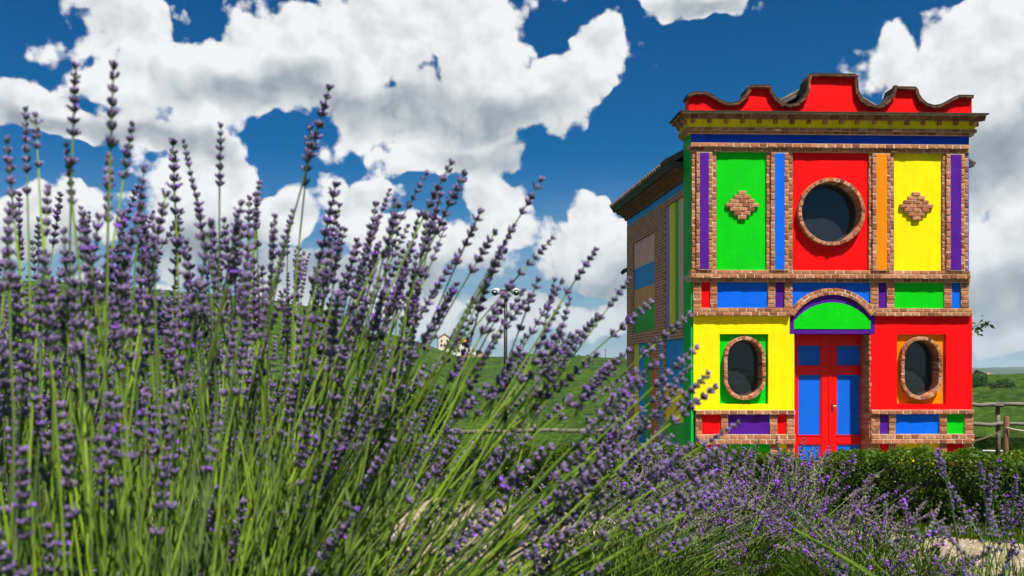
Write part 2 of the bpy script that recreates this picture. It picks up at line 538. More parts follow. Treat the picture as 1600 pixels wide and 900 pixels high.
NEAR_R = np.array([0, 2.6, 4.2, 7.0, 10.6, 20.0, 30.0, 45.0, 70.0, 110.0])
NEAR_Z = np.array([-0.62, -0.66, -0.98, -1.18, -1.36, -2.02, -2.25, -3.3, -6.0, -9.5])
CREST_PX = np.array([-4000, -1500, -600, 0, 170, 340, 430, 500, 560, 640, 720, 800, 900, 1000, 1150, 1300, 1450, 1600, 1900, 3500, 6000], float)
CREST_PY = np.array([560, 524, 478, 466, 469, 477, 483, 494, 515, 537, 559, 560, 563, 568, 582, 594, 598, 597, 600, 596, 584], float)
CREST_R = np.array([260, 260, 260, 260, 260, 260, 270, 290, 320, 380, 460, 440, 400, 360, 300, 240, 200, 190, 200, 260, 260], float)

def pchip_lin(x, xs, ys):
    return np.interp(x, xs, ys)

def ground_z(X, Y):
    X = np.asarray(X, float); Y = np.asarray(Y, float)
    r = np.hypot(X, Y)
    # a flat-topped knoll: distance measured along the view axis near by, radially far off
    az = np.arctan2(X, Y)
    tpx = 800 + 1500 * np.tan(np.clip(az, -1.15, 1.15))
    rr = np.where(Y > 0, np.sqrt(Y * Y + (0.25 * X) ** 2), 0.35 * r)
    w = smooth01((r - 12) / 30)
    rn = rr * (1 - w) + r * w
    zn = np.interp(rn, NEAR_R, NEAR_Z)
    R1 = np.interp(tpx, CREST_PX, CREST_R)
    zc = (HOR - np.interp(tpx, CREST_PX, CREST_PY)) / FOC * R1
    zc = np.where(np.abs(az) > 1.15, zc * 0.6, zc)
    t = np.clip((r - 105) / (R1 - 105), 0, 1)
    up = -9.5 + (zc + 9.5) * (np.sin((t - 0.5) * math.pi) * 0.35 + 0.5 + (t - 0.5) * 0.3)
    beyond = zc - 0.055 * (r - R1) * smooth01((r - R1) / 120)
    beyond = np.maximum(beyond, -55 + 0.0 * r)
    z = np.where(r < 105, zn, np.where(r < R1, up, beyond))
    # small swells
    z = z + 0.9 * np.sin(X * 0.021 + 1.0) * np.sin(Y * 0.017) * smooth01((r - 60) / 120)
    return z

def gz(x, y):
    return float(ground_z(np.array([x]), np.array([y]))[0])

def terrain():
    na = 360
    rad = np.concatenate([[0.0], np.geomspace(0.4, 30, 70), np.geomspace(31, 480, 120), np.geomspace(500, 9000, 40)])
    # finer in front of the camera
    th = np.concatenate([np.linspace(-math.pi, -0.62, 70, endpoint=False), np.linspace(-0.62, 0.62, 300, endpoint=False), np.linspace(0.62, math.pi, 70, endpoint=False)])
    na = len(th)
    A, RR = np.meshgrid(th, rad[1:])
    X = RR * np.sin(A); Y = RR * np.cos(A)
    Z = ground_z(X, Y)
    V = np.concatenate([[[0, 0, gz(0, 0)]], np.stack([X, Y, Z], -1).reshape(-1, 3)])
    nr = len(rad) - 1
    faces = [(0, 1 + (k + 1) % na, 1 + k) for k in range(na)]
    for i in range(nr - 1):
        b0 = 1 + i * na; b1 = b0 + na
        for k in range(na):
            k2 = (k + 1) % na
            faces.append((b0 + k, b0 + k2, b1 + k2, b1 + k))
    me = bpy.data.meshes.new('ground')
    me.from_pydata(V.tolist(), [], faces)
    me.polygons.foreach_set('use_smooth', [True] * len(me.polygons))
    m, t, b = material('meadow_and_vineyard_ground')
    ge = t.n('ShaderNodeNewGeometry')
    p = ge.outputs['Position']
    n1 = t.noise(p, 0.35, 6.0, 0.6); n2 = t.noise(p, 6.0, 5.0, 0.65); n3 = t.noise(p, 0.02, 4.0, 0.6)
    c = t.mixc(t.smooth(n1, 0.35, 0.65), (0.013, 0.034, 0.001), (0.028, 0.060, 0.002))
    c = t.mixc(t.smooth(n2, 0.45, 0.75, 0.0, 0.6), c, (0.016, 0.045, 0.006))
    c = t.mixc(t.smooth(n3, 0.52, 0.62, 0.0, 0.5), c, (0.040, 0.075, 0.002))
    sy = t.n('ShaderNodeSeparateXYZ'); t.put(sy.inputs[0], p)
    c = t.mixc(t.smooth(sy.outputs[1], 85.0, 100.0, 0.0, 0.75), c, (0.014, 0.026, 0.006))      # earth and weeds between the vine rows
    t.put(b.inputs['Base Color'], c)
    b.inputs['Roughness'].default_value = 0.95
    b.inputs['Specular IOR Level'].default_value = 0.1
    bp = t.n('ShaderNodeBump'); bp.inputs['Strength'].default_value = 1.0; bp.inputs['Distance'].default_value = 0.25
    t.put(bp.inputs['Height'], t.m('ADD', t.noise(p, 1.4, 5.0, 0.7), t.m('MULTIPLY', t.noise(p, 12.0, 3.0, 0.6), 0.2)))
    bp.inputs['Distance'].default_value = 0.10
    t.t.links.new(bp.outputs[0], b.inputs['Normal'])
    me.materials.append(m)
    o = bpy.data.objects.new('ground', me)
    link(o); put(o, kind='structure')
    return o
terrain()

# gravel path between the lavender bank and the clipped hedge
def hedge_line(t):
    """t = 0 at the far left end, 1 at the right end (X, Y of the hedge's centre)"""
    a = Vector((-2.9, 12.9)); b = Vector((4.9, 6.0))
    return a + (b - a) * t

def gravel():
    nu, nv = 90, 26
    V = []; F = []
    for i in range(nu + 1):
        t = -0.25 + 1.5 * i / nu
        h = hedge_line(t)
        for j in range(nv + 1):
            s = j / nv
            # from just before the hedge towards the camera
            wob = 0.10 * math.sin(t * 31.0) + 0.07 * math.sin(t * 73.0 + 1.0)
            w = 0.72 + wob + s * 4.3
            x = h.x - 0.60 * w; y = h.y - 0.80 * w
            V.append((x, y, gz(x, y) + 0.012))
    for i in range(nu):
        for j in range(nv):
            a = i * (nv + 1) + j
            F.append((a, a + 1, a + nv + 2, a + nv + 1))
    me = bpy.data.meshes.new('gravel_path'); me.from_pydata(V, [], F)
    me.polygons.foreach_set('use_smooth', [True] * len(me.polygons))
    m, t, b = material('pale_crushed_gravel')
    ge = t.n('ShaderNodeNewGeometry'); p = ge.outputs['Position']
    vo = t.n('ShaderNodeTexVoronoi'); t.put(vo.inputs['Vector'], p); vo.inputs['Scale'].default_value = 55.0
    n = t.noise(p, 2.5, 5.0, 0.6)
    sp = t.n('ShaderNodeSeparateXYZ'); t.put(sp.inputs[0], vo.outputs['Color'])
    c = t.mixc(sp.outputs[0], (0.15, 0.115, 0.072), (0.33, 0.28, 0.20))
    c = t.mixc(t.smooth(n, 0.5, 0.75, 0.0, 0.5), c, (0.16, 0.12, 0.07))
    t.put(b.inputs['Base Color'], c); b.inputs['Roughness'].default_value = 0.95
    b.inputs['Specular IOR Level'].default_value = 0.15
    bp = t.n('ShaderNodeBump'); bp.inputs['Strength'].default_value = 1.0; bp.inputs['Distance'].default_value = 0.02
    t.put(bp.inputs['Height'], t.m('SUBTRACT', 1.0, vo.outputs['Distance']))
    t.t.links.new(bp.outputs[0], b.inputs['Normal'])
    me.materials.append(m)
    o = bpy.data.objects.new('gravel_path', me); link(o); put(o, kind='structure')
    # loose stones lying on it
    rng = np.random.default_rng(5)
    P = []
    for _ in range(9000):
        t = rng.uniform(0.0, 1.1); h = hedge_line(t); w = 0.75 + rng.uniform(0, 1) ** 0.8 * 4.1
        x = h.x - 0.60 * w; y = h.y - 0.80 * w
        P.append((x, y))
    P = np.array(P); Z = ground_z(P[:, 0], P[:, 1]) + 0.012
    ico = np.array([(0, 0, 1), (1, 0, 0), (0, 1, 0), (-1, 0, 0), (0, -1, 0), (0, 0, -0.4)], float)
    fc = np.array([(0, 1, 2), (0, 2, 3), (0, 3, 4), (0, 4, 1), (5, 2, 1), (5, 3, 2), (5, 4, 3), (5, 1, 4)])
    s = rng.uniform(0.006, 0.017, (len(P), 1, 1)) * rng.uniform(0.6, 1.2, (len(P), 6, 1))
    V = ico[None] * s * np.array([1.1, 1.0, 0.7])
    a = rng.uniform(0, 6.28, len(P)); ca, sa = np.cos(a), np.sin(a)
    Vx = V[..., 0] * ca[:, None] - V[..., 1] * sa[:, None]; Vy = V[..., 0] * sa[:, None] + V[..., 1] * ca[:, None]
    V = np.stack([Vx + P[:, 0:1], Vy + P[:, 1:2], V[..., 2] + Z[:, None]], -1)
    T = V[:, fc.reshape(-1)].reshape(-1, 3, 3)
    me = quads_mesh('gravel_stones', T, simple('gravel_stone', (0.36, 0.30, 0.22), 0.9, 0.35, 60.0), per=3)
    o = bpy.data.objects.new('gravel_stones', me); link(o)
    put(o, 'pale loose gravel stones scattered on the path before the hedge', 'gravel', kind='stuff')
gravel()

# far wooded ridges on the right-hand horizon
def far_hills():
    rng = np.random.default_rng(11)
    for k, (dist, base, amp, a0, a1) in enumerate([(2300, 3, 13, 0.30, 0.78), (3600, 8, 20, -0.75, 0.9)]):
        na, nd = 220, 7
        V = []; F = []
        for i in range(na + 1):
            a = a0 + (a1 - a0) * i / na
            env = math.sin(math.pi * i / na) ** 0.5
            h = base + amp * env * (0.5 + 0.5 * mnoise.fractal(Vector((a * 9 + k * 7, 0, 0)), 1.0, 2.0, 4)) + 3.0 * mnoise.noise(Vector((a * 160, k, 0)))
            for j in range(nd + 1):
                s = j / nd
                r = dist + (s - 0.5) * 900
                prof = math.sin(math.pi * s) ** 0.8
                V.append((r * math.sin(a), r * math.cos(a), -60 + (h + 60) * prof + 2.0 * mnoise.noise(Vector((a * 220, s * 9, k)))))
        for i in range(na):
            for j in range(nd):
                b = i * (nd + 1) + j
                F.append((b, b + nd + 1, b + nd + 2, b + 1))
        me = bpy.data.meshes.new('distant_hills'); me.from_pydata(V, [], F)
        me.materials.append(simple('far_woodland', (0.024, 0.048, 0.020), 0.95, 0.4, 0.02, 0.0))
        o = bpy.data.objects.new('distant_hills', me); link(o); put(o, kind='structure')
far_hills()

# ================================================================== chapel
ZB = (HOR - 735) * 20.0 / FOC          # foot of the facade
YAW = R(2.0)
CH0 = Vector(((1080 - 800) * 20.0 / FOC, 20.0, ZB))
cs, sn = math.cos(YAW), math.sin(YAW)

def U(px, y=0.0):
    """photo column -> metres along the facade, for a point y metres behind its front plane"""
    t = (px - 800.0) / FOC
    X0 = CH0.x - sn * y; Y0 = CH0.y + cs * y
    return (Y0 * t - X0) / (cs - t * sn)

def Zf(py, y=0.0):
    return (HOR - py) * (20.1 + y) / FOC - ZB

chapel = empty('chapel', CH0, YAW)
put(chapel, 'small chapel painted in bright colour blocks with brick trim and wavy parapet', 'chapel')

def unit_brick(seed, mat=None):
    rr = random.Random(seed)
    bm = bmesh.new()
    bmesh.ops.create_cube(bm, size=1.0)
    for v in bm.verts:
        v.co += Vector((rr.uniform(-.035, .035), rr.uniform(-.03, .03), rr.uniform(-.05, .05)))
    bmesh.ops.bevel(bm, geom=list(bm.edges), offset=0.075, segments=1, affect='EDGES', clamp_overlap=True)
    me = bpy.data.meshes.new('brick'); bm.to_mesh(me); bm.free()
    me.materials.append(mat or BRICK)
    return me
UNIT = [unit_brick(k) for k in range(7)]
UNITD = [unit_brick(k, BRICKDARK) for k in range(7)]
BRICKS = []          # (parent, matrix, visible area)
brnd = random.Random(3)

def brick(parent, cx, cz, w, h, yf, depth=0.11, rot=0.0, prio=1.0, tilt=0.0, dark=False):
    w2 = w * brnd.uniform(0.87, 0.95); h2 = h * brnd.uniform(0.76, 0.87)
    y = yf + depth / 2 + brnd.uniform(-0.007, 0.007)
    M = Matrix.Translation((cx + brnd.uniform(-.004, .004), y, cz + brnd.uniform(-.003, .003))) @ Matrix.Rotation(rot + brnd.uniform(-.012, .012), 4, 'Y') @ Matrix.Rotation(tilt, 4, 'X') @ Matrix.Diagonal((w2, depth, h2, 1))
    BRICKS.append((parent, M, w * h * prio, dark))

def part(name, mat, parent=chapel, bevel=0.0, **kw):
    mb = MB(); mb.box(kw['x0'], kw['x1'], kw['y0'], kw['y1'], kw['z0'], kw['z1'])
    return mb.build(name, mat, parent, bevel=bevel)

BACK = 0.50

def panel(name, mat, pa, pb, pt, pb_, yf=0.0, parent=chapel):
    return part(name, mat, parent, x0=U(pa, yf), x1=U(pb, yf), y0=yf, y1=BACK, z0=Zf(pb_, yf), z1=Zf(pt, yf))

def course(parent, pa, pb, pt, pb_, yf, bw=13.5, depth=0.16, off=0.0, prio=1.0):
    """one course of stretchers between two columns"""
    x0, x1 = U(pa, yf), U(pb, yf); z0, z1 = Zf(pb_, yf), Zf(pt, yf)
    n = max(1, round((x1 - x0) / (bw / 75.0)))
    bl = (x1 - x0) / n
    xs = [x0 + bl * k for k in range(n + 1)]
    if off and n > 1:
        xs = [x0] + [x0 + bl * (k + 0.5) for k in range(n)] + [x1]
    for a, b in zip(xs[:-1], xs[1:]):
        if b - a > 0.02:
            brick(parent, (a + b) / 2, (z0 + z1) / 2, b - a, z1 - z0, yf, depth, prio=prio)

def mortar(name, pa, pb, pt, pb_, yf, y1=BACK):
    return part(name, MORTAR, chapel, x0=U(pa, yf) + .004, x1=U(pb, yf) - .004, y0=yf + 0.010, y1=y1, z0=Zf(pb_, yf) + .003, z1=Zf(pt, yf) - .003)

WID = U(1514)
# ---- core of the facade block (behind the coloured panels)
core = MB(); core.box(0.04, WID - 0.04, BACK, 0.55, -0.4, Zf(176)); core.build('wall_core', MORTAR, chapel)
# plaster on the block's left and right flanks
fl = MB(); fl.hexa([(-.005, 0.004, -0.4), (0.05, 0.004, -0.4), (0.05, 0.55, -0.4), (-.045, 0.55, -0.4), (-.005, 0.004, Zf(206)), (0.05, 0.004, Zf(206)), (0.05, 0.55, Zf(206)), (-.045, 0.55, Zf(206))])
fo = fl.build('corner_strip', TEALG, chapel); fo['label'] = 'dark green painted left flank of the facade'
fl = MB(); fl.box(WID - 0.05, WID + 0.004, 0.004, 0.55, -0.4, Zf(206)); fl.build('corner_strip', BLUE, chapel)

# ---- pilasters of the upper storey
PIL = [(1081, 1088, 1093.6, 1107.6, 1113.4, 1119.6, PURPLE), (1197.6, 1204.6, 1211, 1226, 1232.6, 1239, BLUE),
       (1357.6, 1363.6, 1370, 1386, 1391.6, 1397, ORANGE), (1472.6, 1479, 1485.6, 1502, 1507.6, 1513.6, PURPLE)]
for (a, b, c, d, e, f, mat) in PIL:
    p = mortar('pilaster', a, f, 238, 423, -0.045)
    mortar('pilaster', b, e, 238.5, 422.5, -0.088, y1=-0.032)
    panel('painted_strip', mat, c, d, 240, 421, -0.083)
    zt = 239.0; k = 0
    H = 11.4
    while zt < 421:
        zb_ = min(zt + H, 422)
        sh = 0.5 * H
        for (l, r_, yf, o) in ((a, b, -0.045, 0), (b, c, -0.088, 1), (d, e, -0.088, 0), (e, f, -0.045, 1)):
            t0 = zt + (sh if o else 0); t1 = min(zb_ + (sh if o else 0), 422)
            if t1 - t0 < 2: continue
            brick(p, (U(l, yf) + U(r_, yf)) / 2, (Zf(t0, yf) + Zf(t1, yf)) / 2, U(r_, yf) - U(l, yf), Zf(t0, yf) - Zf(t1, yf), yf, 0.10)
            if o and zt < 240:
                brick(p, (U(l, yf) + U(r_, yf)) / 2, (Zf(239, yf) + Zf(t0, yf)) / 2, U(r_, yf) - U(l, yf), Zf(239, yf) - Zf(t0, yf), yf, 0.10)
        zt += H

# ---- plates with an opening
def ray_stadium(th, a, s):
    c, n = math.cos(th), math.sin(th)
    if abs(c) > 1e-6:
        t = a / abs(c)
        if abs(t * n) <= s: return t
    zc = s if n > 0 else -s
    bq = n * zc
    return bq + math.sqrt(max(bq * bq - (zc * zc - a * a), 0))

def plate_hole(name, mat, x0, x1, z0, z1, cx, cz, a, s, y0, y1, parent=chapel, n=64):
    ths = [2 * math.pi * k / n for k in range(n)]
    for X in (x0, x1):
        for Zz in (z0, z1):
            ths.append(math.atan2(Zz - cz, X - cx) % (2 * math.pi))
    ths = sorted(set(round(t, 6) for t in ths))
    N = len(ths)
    inn, outr = [], []
    for th in ths:
        c, q = math.cos(th), math.sin(th)
        r = ray_stadium(th, a, s)
        inn.append((cx + c * r, cz + q * r))
        tx = ((x1 - cx) / c) if c > 1e-9 else ((x0 - cx) / c if c < -1e-9 else 1e9)
        tz = ((z1 - cz) / q) if q > 1e-9 else ((z0 - cz) / q if q < -1e-9 else 1e9)
        t = min(tx, tz)
        outr.append((cx + c * t, cz + q * t))
    mb = MB()
    V = [(x, y0, z) for x, z in outr] + [(x, y0, z) for x, z in inn] + [(x, y1, z) for x, z in inn] + [(x, y1, z) for x, z in outr]
    F = []
    for k in range(N):
        k2 = (k + 1) % N
        F += [(k, k2, N + k2, N + k), (N + k, N + k2, 2 * N + k2, 2 * N + k), (2 * N + k, 2 * N + k2, 3 * N + k2, 3 * N + k), (3 * N + k, 3 * N + k2, k2, k)]
    mb.add(V, F)
    return mb.build(name, mat, parent)

def ring_window(name, label, pcx, pcy, pa, ps, pw, nb, ring_yf, glass_y):
    """brick-ringed opening with dark glazing; sizes in photo pixels"""
    w = empty(name, (0, 0, 0), 0, chapel); w['label'] = label
    cx, cz = U(pcx, ring_yf), Zf(pcy, ring_yf)
    sc = (20.1 + ring_yf) / FOC
    a, s, rw = pa * sc, ps * sc, pw * sc
    # centre line of the ring, walked at even arc length
    rm = a - rw / 2
    per = 2 * math.pi * rm + 4 * s
    for k in range(nb):
        d = per * (k + 0.5) / nb
        if d < math.pi * rm: th = d / rm; x, z, nx, nz = rm * math.cos(th), s + rm * math.sin(th), math.cos(th), math.sin(th)
        elif d < math.pi * rm + 2 * s: x, z, nx, nz = -rm, s - (d - math.pi * rm), -1, 0
        elif d < 2 * math.pi * rm + 2 * s: th = math.pi + (d - math.pi * rm - 2 * s) / rm; x, z, nx, nz = rm * math.cos(th), -s + rm * math.sin(th), math.cos(th), math.sin(th)
        else: x, z, nx, nz = rm, -s + (d - 2 * math.pi * rm - 2 * s), 1, 0
        brick(w, cx + x, cz + z, rw, per / nb * 1.12, ring_yf, glass_y + 0.06 - ring_yf, rot=-math.atan2(nz, nx), prio=1.6)
    # mortar core of the ring
    mb = MB(); N = 72
    def loop(r_, s_):
        o = []
        for k in range(N):
            th = 2 * math.pi * (k + 0.5) / N
            t = ray_stadium(th, r_, s_)
            o.append((cx + t * math.cos(th), cz + t * math.sin(th)))
        return o
    L = [(loop(a - 0.008, s), ring_yf + .012), (loop(a - rw + 0.008, s), ring_yf + .012), (loop(a - rw + 0.008, s), glass_y + .05), (loop(a - 0.008, s), glass_y + .05)]
    V = [(x, y, z) for lp, y in L for x, z in lp]
    F = [(i * N + k, i * N + (k + 1) % N, ((i + 1) % 4) * N + (k + 1) % N, ((i + 1) % 4) * N + k) for i in range(4) for k in range(N)]
    mb.add(V, F); mb.build('mortar_ring', MORTAR, w)
    g_ = MB(); lp = loop(a - rw + 0.004, s)
    g_.add([(x, glass_y, z) for x, z in lp], [tuple(range(N))[::-1]]); g_.build('glass', GLASS, w)
    # thin metal casement, two mullion lines
    fr = MB()
    lo, li = loop(a - rw - 0.002, s), loop(a - rw - 0.035, s)
    V = [(x, glass_y - .03, z) for x, z in lo] + [(x, glass_y - .03, z) for x, z in li] + [(x, glass_y, z) for x, z in li]
    F = [(i * N + k, i * N + (k + 1) % N, (i + 1) * N + (k + 1) % N, (i + 1) * N + k) for i in range(2) for k in range(N)]
    fr.add(V, F); fr.build('casement', LEAD, w)
    return w

# upper storey panels
panel('painted_panel', GREEN, 1119.6, 1197.6, 238, 423)
panel('painted_panel', YELLOW, 1397, 1472.6, 238, 423)
oc = (1300.0, 330.5)
plate_hole('painted_panel', RED, U(1239), U(1357.6), Zf(423), Zf(238), U(oc[0]), Zf(oc[1]), 50.5 * 20.1 / FOC, 0.0001, 0.0, BACK)
ring_window('oculus_window', 'round dark window in a thick brick ring on the red panel', oc[0], oc[1], 53.3, 0.001, 6.4, 38, -0.12, 0.22)

# brick lozenges
for pc, nm in ((1160.0, 'green'), (1432.5, 'yellow')):
    lz = empty('brick_lozenge', (0, 0, 0), 0, chapel); lz['label'] = 'stepped brick lozenge on the %s panel' % nm
    yf = -0.055
    for i, nrow in enumerate((1, 2, 3, 4, 3, 2, 1)):
        py = 302 + 6.35 * i
        for k in range(nrow):
            px = pc + (k - (nrow - 1) / 2) * 13.2
            brick(lz, U(px, yf), Zf(py, yf), 13.2 * .0134, 6.3 * .0134, yf, 0.075, prio=1.6)
    mb = MB()
    for i, nrow in enumerate((1, 2, 3, 4, 3, 2, 1)):
        py = 302 + 6.35 * i; hw = nrow * 6.3
        mb.box(U(pc - hw, yf), U(pc + hw, yf), yf + 0.012, 0.02, Zf(py + 3.1, yf), Zf(py - 3.1, yf))
    mb.build('mortar_bed', MORTAR, lz)

# ---- ledges
def ledge(rows, pa, pb, bw=13.5, prio=1.0):
    top = None
    for i, (pt, pb_, yf) in enumerate(rows):
        m_ = mortar('ledge', pa, pb, pt, pb_, yf)
        top = top or m_
        course(top, pa, pb, pt, pb_, yf, bw, 0.14, off=i % 2, prio=prio)
    return top
ledge([(224, 231, -0.12), (231, 238, -0.075)], 1080, 1515)
ledge([(422, 427.6, -0.045), (427.8, 435, -0.14), (435, 441, -0.075)], 1079, 1517)
panel('painted_band', BLUE_SHADED, 1080, 1514, 209, 225, -0.01)

# ---- frieze
for (a, b, mat) in ((1096, 1110, RED), (1121, 1200, BLUE), (1212, 1226, PURPLE), (1238, 1360, BLUE), (1373, 1386, PURPLE), (1398, 1476, GREEN), (1488, 1502, BLUE)):
    panel('painted_panel', mat, a, b, 440, 482, -0.004)
def pier(a, b, pt, pb_, yf, H=6.7):
    p = mortar('pier', a, b, pt, pb_, yf)
    n = max(1, round((pb_ - pt) / H)); h = (pb_ - pt) / n
    for k in range(n):
        if (k % 2) and (b - a) > 9 and brnd.random() < 0.35:
            m_ = a + (b - a) * brnd.uniform(0.35, 0.65)
            spans = ((a, m_), (m_, b))
        else:
            spans = ((a, b),)
        for (l, r_) in spans:
            brick(p, (U(l, yf) + U(r_, yf)) / 2, Zf(pt + h * (k + .5), yf), U(r_, yf) - U(l, yf), h * .0134, yf, 0.10)
for (a, b) in ((1083, 1096), (1110, 1121), (1200, 1212), (1226, 1238.5), (1360, 1373), (1386, 1398), (1476, 1488), (1502, 1515)):
    pier(a, b, 441, 481, -0.045)
ledge([(481, 486.8, -0.055), (487, 493.5, -0.115)], 1083, 1236)
ledge([(481, 486.8, -0.055), (487, 493.5, -0.115)], 1367, 1520)

# ---- door head: arch, purple tympanum, green segment
arc_c = (1301.0, 530.0)
arch = empty('door_arch', (0, 0, 0), 0, chapel)
for (ri, ro, yf, nb, o) in ((69.3, 74.8, -0.085, 15, 0), (75, 80.5, -0.05, 16, 0.5)):
    for k in range(nb):
        th = R(-59.5 + 119.0 * (k + 0.5) / nb)
        rm = (ri + ro) / 2
        brick(arch, U(arc_c[0] + rm * math.sin(th), yf), Zf(arc_c[1] - rm * math.cos(th), yf), rm * R(119.0 / nb) * .0134 * 1.02, (ro - ri) * .0134, yf, 0.15, rot=th, prio=1.5)
def arc_poly(r_, a0, a1, n, c, yf):
    return [(U(c[0] + r_ * math.sin(R(a0 + (a1 - a0) * k / n)), yf), Zf(c[1] - r_ * math.cos(R(a0 + (a1 - a0) * k / n)), yf)) for k in range(n + 1)]
for (ri, ro, yf) in ((69.6, 74.6, -0.074), (74.4, 80.0, -0.040)):
    o1, i1 = arc_poly(ro, -59, 59, 28, arc_c, yf), arc_poly(ri, -59, 59, 28, arc_c, yf)
    mb = MB()
    n = len(o1)
    mb.add([(x, yf, z) for x, z in o1] + [(x, yf, z) for x, z in i1] + [(x, 0.1, z) for x, z in o1] + [(x, 0.1, z) for x, z in i1],
           [(k, n + k, n + k + 1, k + 1) for k in range(n - 1)] + [(k, k + 1, 2 * n + k + 1, 2 * n + k) for k in range(n - 1)] + [(n + k + 1, n + k, 3 * n + k, 3 * n + k + 1) for k in range(n - 1)])
    mb.build('mortar_band', MORTAR, arch)
yf = -0.03
tp = [(U(1234, yf), Zf(521.5, yf)), (U(1367, yf), Zf(521.5, yf)), (U(1367, yf), Zf(492, yf))] + arc_poly(70.5, 57, -57, 26, arc_c, yf) + [(U(1234, yf), Zf(492, yf))]
mb = MB(); mb.prism(tp, yf, 0.3); mb.build('tympanum', PURPLE, chapel)
yf = -0.042
tp = [(U(1240.5, yf), Zf(514, yf)), (U(1360, yf), Zf(514, yf)), (U(1360, yf), Zf(500.5, yf))] + arc_poly(74, 52, -52, 26, (1300.5, 546.5), yf) + [(U(1240.5, yf), Zf(500.5, yf))]
mb = MB(); mb.prism(tp, yf, -0.025); mb.build('tympanum_field', GREEN, chapel)

# ---- lower walls with recessed window fields
def wall_recess(mat, fmat, pa, pb, ha, hb, wcx, label):
    yf = -0.025; ry = 0.045
    X0, X1, Z0, Z1 = U(pa, yf), U(pb, yf), Zf(641, yf), Zf(493, yf)
    a0, a1, b0, b1 = U(ha, yf), U(hb, yf), Zf(631, yf), Zf(522, yf)
    mb = MB()
    V = []
    for y in (yf, BACK):
        V += [(X0, y, Z0), (X1, y, Z0), (X1, y, Z1), (X0, y, Z1), (a0, y, b0), (a1, y, b0), (a1, y, b1), (a0, y, b1)]
    F = [(0, 1, 5, 4), (1, 2, 6, 5), (2, 3, 7, 6), (3, 0, 4, 7)]
    F += [(4, 5, 13, 12), (5, 6, 14, 13), (6, 7, 15, 14), (7, 4, 12, 15), (1, 0, 8, 9), (2, 1, 9, 10), (3, 2, 10, 11), (0, 3, 11, 8)]
    mb.add(V, F); mb.build('painted_wall', mat, chapel)
    plate_hole('recessed_panel', fmat, a0 - .01, a1 + .01, b0 - .01, b1 + .01, U(wcx, ry), Zf(575.2, ry), 30.5 * .0134, 17 * .0134, ry, BACK - .003)
    ring_window('oval_window', label, wcx, 575.2, 33.0, 17.0, 6.2, 34, -0.075, 0.24)
wall_recess(YELLOW, GREEN, 1083.5, 1241, 1124.5, 1200.5, 1164.2, 'upright oval window in the green field of the yellow wall')
wall_recess(RED, ORANGE, 1360.5, 1519, 1401.5, 1478, 1440.6, 'upright oval window in the orange field of the red wall')

# ---- plinth
def plinth(pa, pb, panels, low, piers):
    ledge([(640.5, 647.5, -0.10)], pa - 1, pb + 1, 12.5, prio=1.3)
    for (a, b, m_) in panels: panel('painted_panel', m_, a, b, 647, 679, -0.01)
    for (a, b, m_) in low: panel('painted_panel', m_, a, b, 693, 760, -0.01)
    for (a, b) in piers:
        pier(a, b, 647.5, 678.5, -0.05); pier(a, b, 694, 742, -0.05)
    ledge([(678.5, 686, -0.085), (686.2, 694, -0.115)], pa - 1, pb + 1, 13.0, prio=1.4)
plinth(1089, 1242, [(1097, 1127, RED), (1138, 1203, PURPLE), (1215, 1229.5, RED)], [(1097, 1127, RED), (1138, 1203, GREEN), (1215, 1229.5, YELLOW)], [(1087, 1097), (1127, 1138), (1203, 1215), (1229.5, 1242)])
plinth(1363, 1522, [(1375, 1389.5, PURPLE), (1400, 1468, BLUE), (1480, 1507.5, GREEN)], [(1375, 1389.5, RED), (1400, 1468, YELLOW), (1480, 1507.5, RED)], [(1361, 1375), (1389.5, 1400), (1468, 1480), (1507.5, 1521)])

# ---- door in its reveal
DY = 0.42
jm = part('door_jamb', MORTAR, chapel, x0=U(1359), x1=U(1361.5), y0=-0.005, y1=0.49, z0=-0.2, z1=Zf(522.5))
k = 0; pz = 523.0
while pz < 720:
    brick(jm, U(1359.2), Zf(pz + 4, 0.0), 0.062, 0.105, -0.02, 0.22); brick(jm, U(1359.2), Zf(pz + 6, 0.0), 0.055, 0.105, 0.21, 0.22); pz += 8.2
part('door_soffit', MORTAR, chapel, x0=U(1240), x1=U(1361), y0=0.47, y1=0.498, z0=-0.2, z1=Zf(521))
thr = part('door_step', MORTAR, chapel, x0=U(1241) + .01, x1=U(1357) - .01, y0=-0.12, y1=0.46, z0=-0.3, z1=0.05, bevel=0.01)
frm = MB()
frm.box(U(1237, DY), U(1242.5, DY), DY - .05, DY + .04, .05, Zf(524, DY))
frm.box(U(1350, DY), U(1358.5, DY), DY - .05, DY + .04, .05, Zf(524, DY))
frm.box(U(1242.5, DY), U(1350, DY), DY - .05, DY + .04, Zf(529, DY), Zf(521, DY))
frm.build('door_frame', DOORRED, chapel, bevel=0.006)
